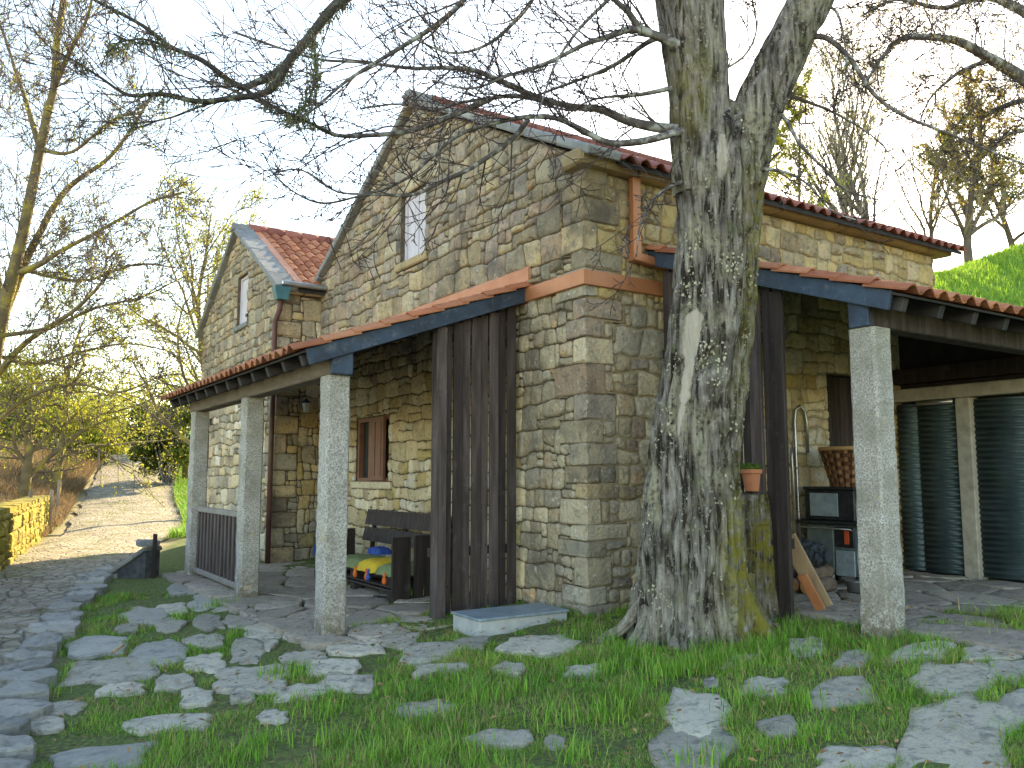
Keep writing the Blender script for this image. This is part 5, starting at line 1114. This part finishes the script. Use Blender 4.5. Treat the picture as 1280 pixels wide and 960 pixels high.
# cloth hanging beyond the bench
v = []; f = []
for j in range(12):
    for i in range(9):
        x = -1.0 + .5 * i / 8; v.append((x + .02 * math.sin(j), 5.42 + .05 * math.sin(i * 1.9 + j * .3), .62 - .62 * j / 11 - .04 * math.cos(i))); 
for j in range(11):
    for i in range(8): a = j * 9 + i; f.append((a, a + 1, a + 10, a + 9))
v2 = [(p[0], p[1] + .012, p[2]) for p in v]; k = len(v); f += [tuple(k + i for i in q[::-1]) for q in f]
th = obj('hanging_throw', v + v2, f, 'blue_cloth', smooth=True); tag(th, 'deep blue throw hanging over the far bench arm', 'throw')
MB().box((-1.03, 5.32, FL + .01), (-.4, 5.38, .64), .006).build('arm_panel', 'wood_dark', bn, tint=(.3, .3, 0))
# metal cover box in front of the windbreak
bxo = empty('cover_box', (-.76, .32, -.1), 'low blue-grey metal cover box on the ground before the slatted windbreak', 'box')
MB().box((-1.29, .06, -.20), (-.23, .60, .035), .004).build('body', 'box_side', bxo)
MB().box((-1.31, .04, .036), (-.21, .62, .062), .006).build('lid', 'slate_metal', bxo)
# mossy stump with a flower pot
c = W(948, 700, 8.35); zb = gh(c[0], c[1]) - .1
V, Fc, CO = bark_tube([(c[0] + .06, c[1] - .02, zb, .40), (c[0] + .03, c[1], zb + .2, .30), (c[0], c[1], zb + .6, .245), (c[0] - .02, c[1], zb + 1.1, .235), (c[0] - .04, c[1], 1.28, .20)], 60, rt_, .06, None, lambda p, th, q: (min(1, max(.15, .75 + 1.2 * n3(p[0] * 3, p[1] * 3, p[2] * 2))), 0, 0), 9)
sp_ = obj('mossy_stump', V, Fc, 'bark', smooth=True, col=CO); tag(sp_, 'tall mossy tree stump standing right behind the big trunk', 'stump')
mv = []; mf = []
for _ in range(6500):
    i = rt_.randrange(len(V)); p = np.array(V[i]); d = p - np.array((c[0], c[1], p[2])); d /= np.linalg.norm(d) + 1e-9
    if n3(*(p * 3.1)) + .15 < 0: continue
    s = np.array([rt_.gauss(0, 1) for _ in range(3)]); s = np.cross(d, s); s /= np.linalg.norm(s); q = p + d * .004; t = q + d * rt_.uniform(.008, .025) + np.array((0, 0, rt_.uniform(-.01, .015))); k = len(mv); mv += [q - s * .006, q + s * .006, t]; mf.append((k, k + 1, k + 2))
mo = obj('moss_tufts', mv, mf, 'moss', sp_); mo['kind'] = 'stuff'
pc = (c[0] - .07, c[1] - .03, 1.30)
pot = empty('flower_pot', pc, 'terracotta flower pot with a clipped green plant on the mossy stump', 'flower pot')
MB().lathe(pc, [(.085, 0), (.115, .17), (.135, .175), (.138, .215), (.12, .217), (.11, .19)], 22).build('pot', 'terracotta', pot, smooth=False)
pv_ = []; pf_ = []
for _ in range(900):
    a = rb.uniform(0, 2 * math.pi); r = .125 * math.sqrt(rb.random()); q = np.array((pc[0] + r * math.cos(a), pc[1] + r * math.sin(a), pc[2] + .20 + rb.uniform(0, .05))); d = np.array([rb.gauss(0, .5), rb.gauss(0, .5), 1]); d /= np.linalg.norm(d); s = np.cross(d, [rb.gauss(0, 1) for _ in range(3)]); s /= np.linalg.norm(s); k = len(pv_); pv_ += [q - s * .008, q + s * .008, q + d * .04]; pf_.append((k, k + 1, k + 2))
obj('plant', pv_, pf_, 'plant_leaf', pot)
MB().lathe((pc[0], pc[1], pc[2] + .185), [(.11, 0), (.115, .02), (.07, .045)], 16).build('soil', 'moss', pot)
# stove corner
st = empty('iron_stove', (3.6, -.5, FR), 'old enamelled iron cooking stove against the shed wall', 'stove')
MB().box((3.3, -.98, FR + .14), (3.95, -.23, .86), .015).build('body', 'enamel', st)
for (x, y) in ((3.34, -.9), (3.34, -.24), (3.88, -.9), (3.88, -.24)): MB().box((x, y - .02, FR), (x + .05, y + .03, FR + .145)).build('leg', 'iron', st)
MB().box((3.24, -1.0, .862), (4.0, -.12, .905), .01).build('hob', 'iron', st)
MB().box((3.278, -.64, .30), (3.302, -.27, .82), .008).build('oven_door', 'enamel', st)
MB().box((3.278, -.92, .60), (3.302, -.66, .84), .006).build('fire_door', 'iron', st); MB().box((3.27, -.86, .64), (3.279, -.80, .80)).build('red_tag', 'red', st)
MB().box((3.278, -.92, .26), (3.302, -.66, .56), .006).build('ash_door', 'slate_metal', st)
MB().lathe((0, 0, 0), [(.07, 0), (.07, .012)], 14).v
m = MB().lathe((0, 0, 0), [(.085, 0), (.085, .01), (.04, .014)], 14); dv = [(3.276 - z, -.40 + x, .56 + y) for x, y, z in m.v]; obj('door_badge', dv, m.f, 'box_side', st)
MB().tube([(3.25, -.92, .80), (3.22, -.92, .82), (3.22, -.2, .82), (3.25, -.2, .80)], [.011] * 4, 8).build('towel_rail', 'steel', st, smooth=True)
cb = empty('black_chest', (3.6, -.5, .906), 'black iron box standing on the stove top', 'box')
MB().box((3.32, -.92, .908), (3.85, -.22, 1.28), .012).build('body', 'iron', cb); MB().box((3.30, -.94, 1.281), (3.87, -.20, 1.318), .008).build('lid', 'iron', cb); MB().box((3.308, -.70, .96), (3.319, -.30, 1.24), .006).build('front_panel', 'slate_metal', cb)
# woven basket: strips
bk = empty('wicker_basket', (3.5, -.66, 1.32), 'woven chestnut-strip basket on top of the black box', 'basket')
bc = (3.56, -.72); H0 = 1.32; NB = 22
for k in range(9):
    z0_ = H0 + .005 + k * .05; v = []; f = []; 
    for i in range(NB * 2):
        a = 2 * math.pi * i / (NB * 2); t = (k + .5) / 9; rx, ry = .19 + .09 * t, .24 + .13 * t; o = .013 * (1 if (i // 2 + k) % 2 else -1)
        for (dz, dr) in ((0, 0), (.046, .008), (.046, .0), (0, -.008)): v.append((bc[0] + (rx + o + dr) * math.cos(a), bc[1] + (ry + o + dr) * math.sin(a), z0_ + dz))
    n = NB * 2
    for i in range(n):
        for q in range(4): f.append((i * 4 + q, ((i + 1) % n) * 4 + q, ((i + 1) % n) * 4 + (q + 1) % 4, i * 4 + (q + 1) % 4))
    obj('weaver', v, f, 'wicker', bk, tint=(.1 + .25 * rb.random(), rb.random(), 0))
for i in range(NB):
    a = 2 * math.pi * (i + .25) / NB; P0 = np.array((bc[0] + .193 * math.cos(a), bc[1] + .243 * math.sin(a), H0)); P1 = np.array((bc[0] + .287 * math.cos(a), bc[1] + .377 * math.sin(a), H0 + .45)); nrm = np.array((math.cos(a), math.sin(a), -.2))
    MB().bar(P0, P1, .042, .007, up=nrm).build('stake', 'wicker', bk, tint=(.95 if i % 2 else .8, .7, 0))
v, f = tube([(bc[0] + .285 * math.cos(a), bc[1] + .375 * math.sin(a), H0 + .465) for a in np.linspace(0, 2 * math.pi, 33)], [.026] * 33, 8); obj('rim', v, f, 'wicker_rim', bk, smooth=True)
v, f = [(bc[0] + .19 * math.cos(a), bc[1] + .24 * math.sin(a), H0 + .004) for a in np.linspace(0, 2 * math.pi, 24, endpoint=False)], [tuple(range(24))]; obj('base', v, f, 'wicker', bk, tint=(.3, .3, 0))
# sack truck standing against the wall
tr_ = empty('sack_truck', (3.25, -.1, FR), 'tubular steel hand truck leaning on the ochre wall', 'hand truck')
MB().tube([(3.38, -.10, FR + .05), (3.38, -.07, 1.0), (3.38, -.06, 2.15), (3.41, -.06, 2.30), (3.50, -.06, 2.36), (3.59, -.06, 2.30), (3.62, -.06, 2.15), (3.62, -.06, 1.75)], [.02] * 8, 10).build('frame', 'steel', tr_, smooth=True)
MB().tube([(3.30, -.10, FR + .05), (3.30, -.06, 1.7), (3.32, -.06, 1.82)], [.018] * 3, 8).build('side_rail', 'steel', tr_, smooth=True)
for z_ in (.5, 1.0, 1.55): MB().tube([(3.30, -.075, z_), (3.38, -.075, z_)], [.012] * 2, 6).build('cross_bar', 'steel', tr_, smooth=True)
MB().box((3.26, -.18, FR + .01), (3.42, -.06, FR + .05), .004).build('toe_plate', 'steel', tr_)
# covered log pile, logs, a pan, boards and a bottle
v = []; f = []; n, m_ = 30, 26
for j in range(m_ + 1):
    for i in range(n):
        a = 2 * math.pi * i / n; r = 1 + .28 * n3(math.cos(a) * 2.5, math.sin(a) * 2.5, j * .8) + .14 * n3(math.cos(a) * 6, math.sin(a) * 6, j * 2.1); e = math.sin(math.pi * min(max(j / m_, .03), .97)) ** .35
        v.append((2.72 + .17 * r * e * math.cos(a), -.98 + .75 * j / m_, FR + .42 + .16 * r * e * math.sin(a)))
for j in range(m_):
    for i in range(n): f.append((j * n + i, j * n + (i + 1) % n, (j + 1) * n + (i + 1) % n, (j + 1) * n + i))
f += [tuple(range(n))[::-1], tuple(range(m_ * n, m_ * n + n))]
tag(obj('tarpaulin_roll', v, f, 'tarp', smooth=False), 'crumpled dark tarpaulin bundle lying on the split logs', 'tarpaulin')
for i, (x, y, z_, r) in enumerate(((2.62, -.90, .09, .085), (2.66, -.70, .085, .08), (2.64, -.48, .09, .085), (2.72, -.80, .215, .08), (2.70, -.57, .215, .075), (2.78, -.32, .09, .08))):
    lg = empty('split_log', (x, y, FR + z_), 'split firewood log with orange cut end below the tarpaulin', 'log', 'firewood logs by the stove')
    MB().tube([(x - .22, y, FR + z_), (x + .25, y + .02, FR + z_)], [r, r], 9).build('bark', 'log', lg); m = MB().tube([(x - .224, y, FR + z_), (x - .22, y, FR + z_)], [r * .93, r * .93], 9); m.build('cut_face', 'log_end', lg)
tag(MB().lathe((3.0, -1.12, FR + .02), [(.10, 0), (.105, .11), (.115, .115), (.115, .125), (.1, .125), (.095, .02)], 20).build('steel_pan', 'steel', smooth=True), 'small shiny steel pan on the shed floor', 'pan')
tag(MB().bar((1.62, -1.72, FR + .04), (1.30, -1.55, .86), .17, .03, up=(1, .4, .2), bev=.004).build('leaning_plank', 'pale_wood', tint=(.5, .5, 0)), 'pale weathered plank leaning on the slatted screen', 'plank')
tag(MB().bar((1.45, -1.80, FR + .04), (1.24, -1.76, .50), .10, .025, up=(1, .3, .2), bev=.004).build('leaning_plank', 'rust_wood', tint=(.5, .5, 0)), 'short orange-brown plank leaning on the slatted screen', 'plank')
# wall lanterns
def lantern(p, out, label):
    l = empty('wall_lantern', p, label, 'lantern'); o = np.array((out[0], out[1], 0), float); q = np.array(p)
    s = np.array((-o[1], o[0], 0)); MB().obox(q + o * .01, o, s, (0, 0, 1), .012, .04, .07).build('back_plate', 'iron', l); MB().bar(q + o * .02 + np.array((0, 0, .05)), q + o * .13 + np.array((0, 0, .09)), .02, .02).build('arm', 'iron', l)
    c_ = q + o * .14; MB().lathe((c_[0], c_[1], c_[2] - .12), [(.05, 0), (.085, .16), (.075, .165)], 6).build('glass', 'box_side', l); MB().lathe((c_[0], c_[1], c_[2] + .046), [(.10, 0), (.03, .06), (.012, .09)], 6).build('cap', 'iron', l)
lantern((WX - .03, 12.75, 2.68), (-1, 0), 'small pale wall lantern on the wing facade'); lantern((-.33, WY0 - .03, 2.75), (0, -1), 'dark wall lantern in the corner under the porch roof')
# mossy yard wall along the path, far side
ML = np.array([(-7.6, -1.5), (-6.9, 3), (-5.85, 7.0), (-4.95, 10.3), (-4.35, 14.5), (-3.35, 21.6)])
def mwp(u):
    s = np.r_[0, np.cumsum(np.linalg.norm(np.diff(ML, axis=0), axis=1))]; x, y = np.interp(u, s, ML[:, 0]), np.interp(u, s, ML[:, 1]); k = min(len(s) - 2, max(0, int(np.searchsorted(s, u)) - 1)); d = ML[k + 1] - ML[k]; d /= np.linalg.norm(d); return x, y, d
mw = empty('mossy_wall', (-5, 10, -.3), 'low drystone wall covered in golden moss across the path', 'wall')
def MWm(u, v, d): x, y, t = mwp(u); return (x + t[1] * d, y - t[0] * d, v)
MWL = float(np.sum(np.linalg.norm(np.diff(ML, axis=0), axis=1)))
MWT = .78
ss = np.r_[0, np.cumsum(np.linalg.norm(np.diff(ML, axis=0), axis=1))]
cmb = MB()
for i in range(len(ML) - 1):
    a, b = ss[i], ss[i + 1] - .001; n = 8; P = [MWm(a + .001, -.7, 0), MWm(b, -.7, 0), MWm(b, MWT, 0), MWm(a + .001, MWT, 0), MWm(a + .001, -.7, -.5), MWm(b, -.7, -.5), MWm(b, MWT, -.5), MWm(a + .001, MWT, -.5)]; cmb.add(P, [(0, 1, 2, 3), (7, 6, 5, 4), (3, 2, 6, 7), (1, 5, 6, 2), (0, 3, 7, 4)])
core = cmb.build('wall_core', 'wall_moss', mw, tint=(.2, .2, 0))
rnd = random.Random(55)
for c_ in layout(0, MWL, -.5, MWT, .16, .3, rnd, 3.3):
    c_ = clip(clip(clip(clip(c_, 1, 0, MWL), -1, 0, 0), 0, 1, MWT), 0, -1, .5)
    r = stone_mesh(c_, .012, .06 * rnd.uniform(.6, 1.4), rnd) if len(c_) > 2 else None
    if r: obj('stone', [MWm(*q_) for q_ in r[0]], r[1], 'wall_moss', core, smooth=True, tint=tnt(rnd))
u = 0
while u < MWL - .1:
    L = rnd.uniform(.4, .75); x, y, t = mwp(u + L / 2); slab(blob(x - t[1] * .24, y + t[0] * .24, L * .43, .27, math.atan2(t[1], t[0]), rnd, 12, .1), MWT + .09, .13, 'wall_moss', mw, rnd, .02, 'cap_stone'); u += L
# gate stub at the top of the kerb: slate wall end, cap and posts
gs = empty('slate_stub', (-3.15, 8.3, -.28), 'dark triangular slate wall end with a square grey cap closing the kerb', 'wall')
a_, b_ = np.array((-3.42, 8.6)), np.array((-2.98, 7.95)); w_ = np.array((.83, .56)) * .3
MB().add([(*a_, -.6), (*b_, -.6), (*(b_ + w_), -.6), (*(a_ + w_), -.6), (*a_, -.22), (*b_, .22), (*(b_ + w_), .22), (*(a_ + w_), -.22)], [(0, 3, 2, 1), (4, 5, 6, 7), (0, 1, 5, 4), (1, 2, 6, 5), (2, 3, 7, 6), (3, 0, 4, 7)]).build('wall_end', 'slate_dark', gs)
for i in range(3):
    t = (i + .5) / 3; q_ = a_ + (b_ - a_) * t + w_ / 2; MB().obox((q_[0], q_[1], -.22 + .44 * t + .035), *(lambda d: (d, (.83, .56, 0), np.cross(d, (.83, .56, 0))))(np.array((*(b_ - a_), .44)) / np.linalg.norm((*(b_ - a_), .44))), .15, .2, .035, .012).build('slope_stone', 'slate', gs, tint=tnt(rb))
rough_block('x', (b_[0] - .12, b_[1] - .02, .285), (b_[0] + .22, b_[1] + .30, .39), 'coping', gs, rb, .01, .02, 'cap_stone')
tag(MB().box((-2.90, 7.80, -.5), (-2.84, 7.87, .50), .006).build('gate_post', 'wood_dark', tint=(.2, .1, 0)), 'thin dark upright gate post beside the slate wall end', 'post')
# fence posts with wires at the bracken bank
for x, D, lab in ((66, 27.5, 'weathered fence post just past the far end of the mossy wall'), (74, 33, 'thin fence post standing among the brown bracken beside the path'), (122, 47, 'far fence post near the top of the cobbled path'), (40, 26.5, 'weathered fence post behind the mossy wall cap stones')):
    p = at(x, D); tag(MB().box((p[0] - .04, p[1] - .04, p[2] - .2), (p[0] + .04, p[1] + .04, p[2] + 1.15), .008).build('fence_post', 'wood_grey', tint=tnt(rb)), lab, 'post', 'fence posts along the bracken bank')
p = ZP(152, 815, -.28); tag(MB().tube([(p[0] - .10, p[1] - .15, gh(p[0], p[1]) + .05), (p[0], p[1], gh(p[0], p[1]) + .07), (p[0] + .05, p[1] + .28, gh(p[0], p[1]) + .06)], [.014, .014, .009], 7).build('dry_stick', 'pale_wood', smooth=True, tint=(1, 1, 0)), 'pale dry stick lying beside the kerb stones', 'stick')

# fallen leaves on the yard
lv = []; lf = []; lc = []
for _ in range(1500):
    x, y = rb.uniform(-5, 2.5), rb.uniform(-6, 1.2)
    if x > -.05 and y > -.1 or x < float(edge_x(y)): continue
    a = rb.uniform(0, 6.28); s_ = rb.uniform(.012, .032); z_ = gh(x, y) + rb.uniform(.012, .04); d = np.array((math.cos(a), math.sin(a), rb.uniform(-.4, .4))); e = np.array((-math.sin(a), math.cos(a), rb.uniform(-.4, .4))); p = np.array((x, y, z_)); k = len(lv)
    lv += [p - d * s_, p + e * s_ * .45 + (0, 0, .006), p + d * s_, p - e * s_ * .45]; lf.append((k, k + 1, k + 2, k + 3)); lc += [tnt(rb)] * 4
tag(obj('fallen_leaves', lv, lf, 'dry_leaf', col=lc, loc=(0, 0, 0)), 'small brown fallen leaves scattered over the yard', 'leaves', kind='stuff')
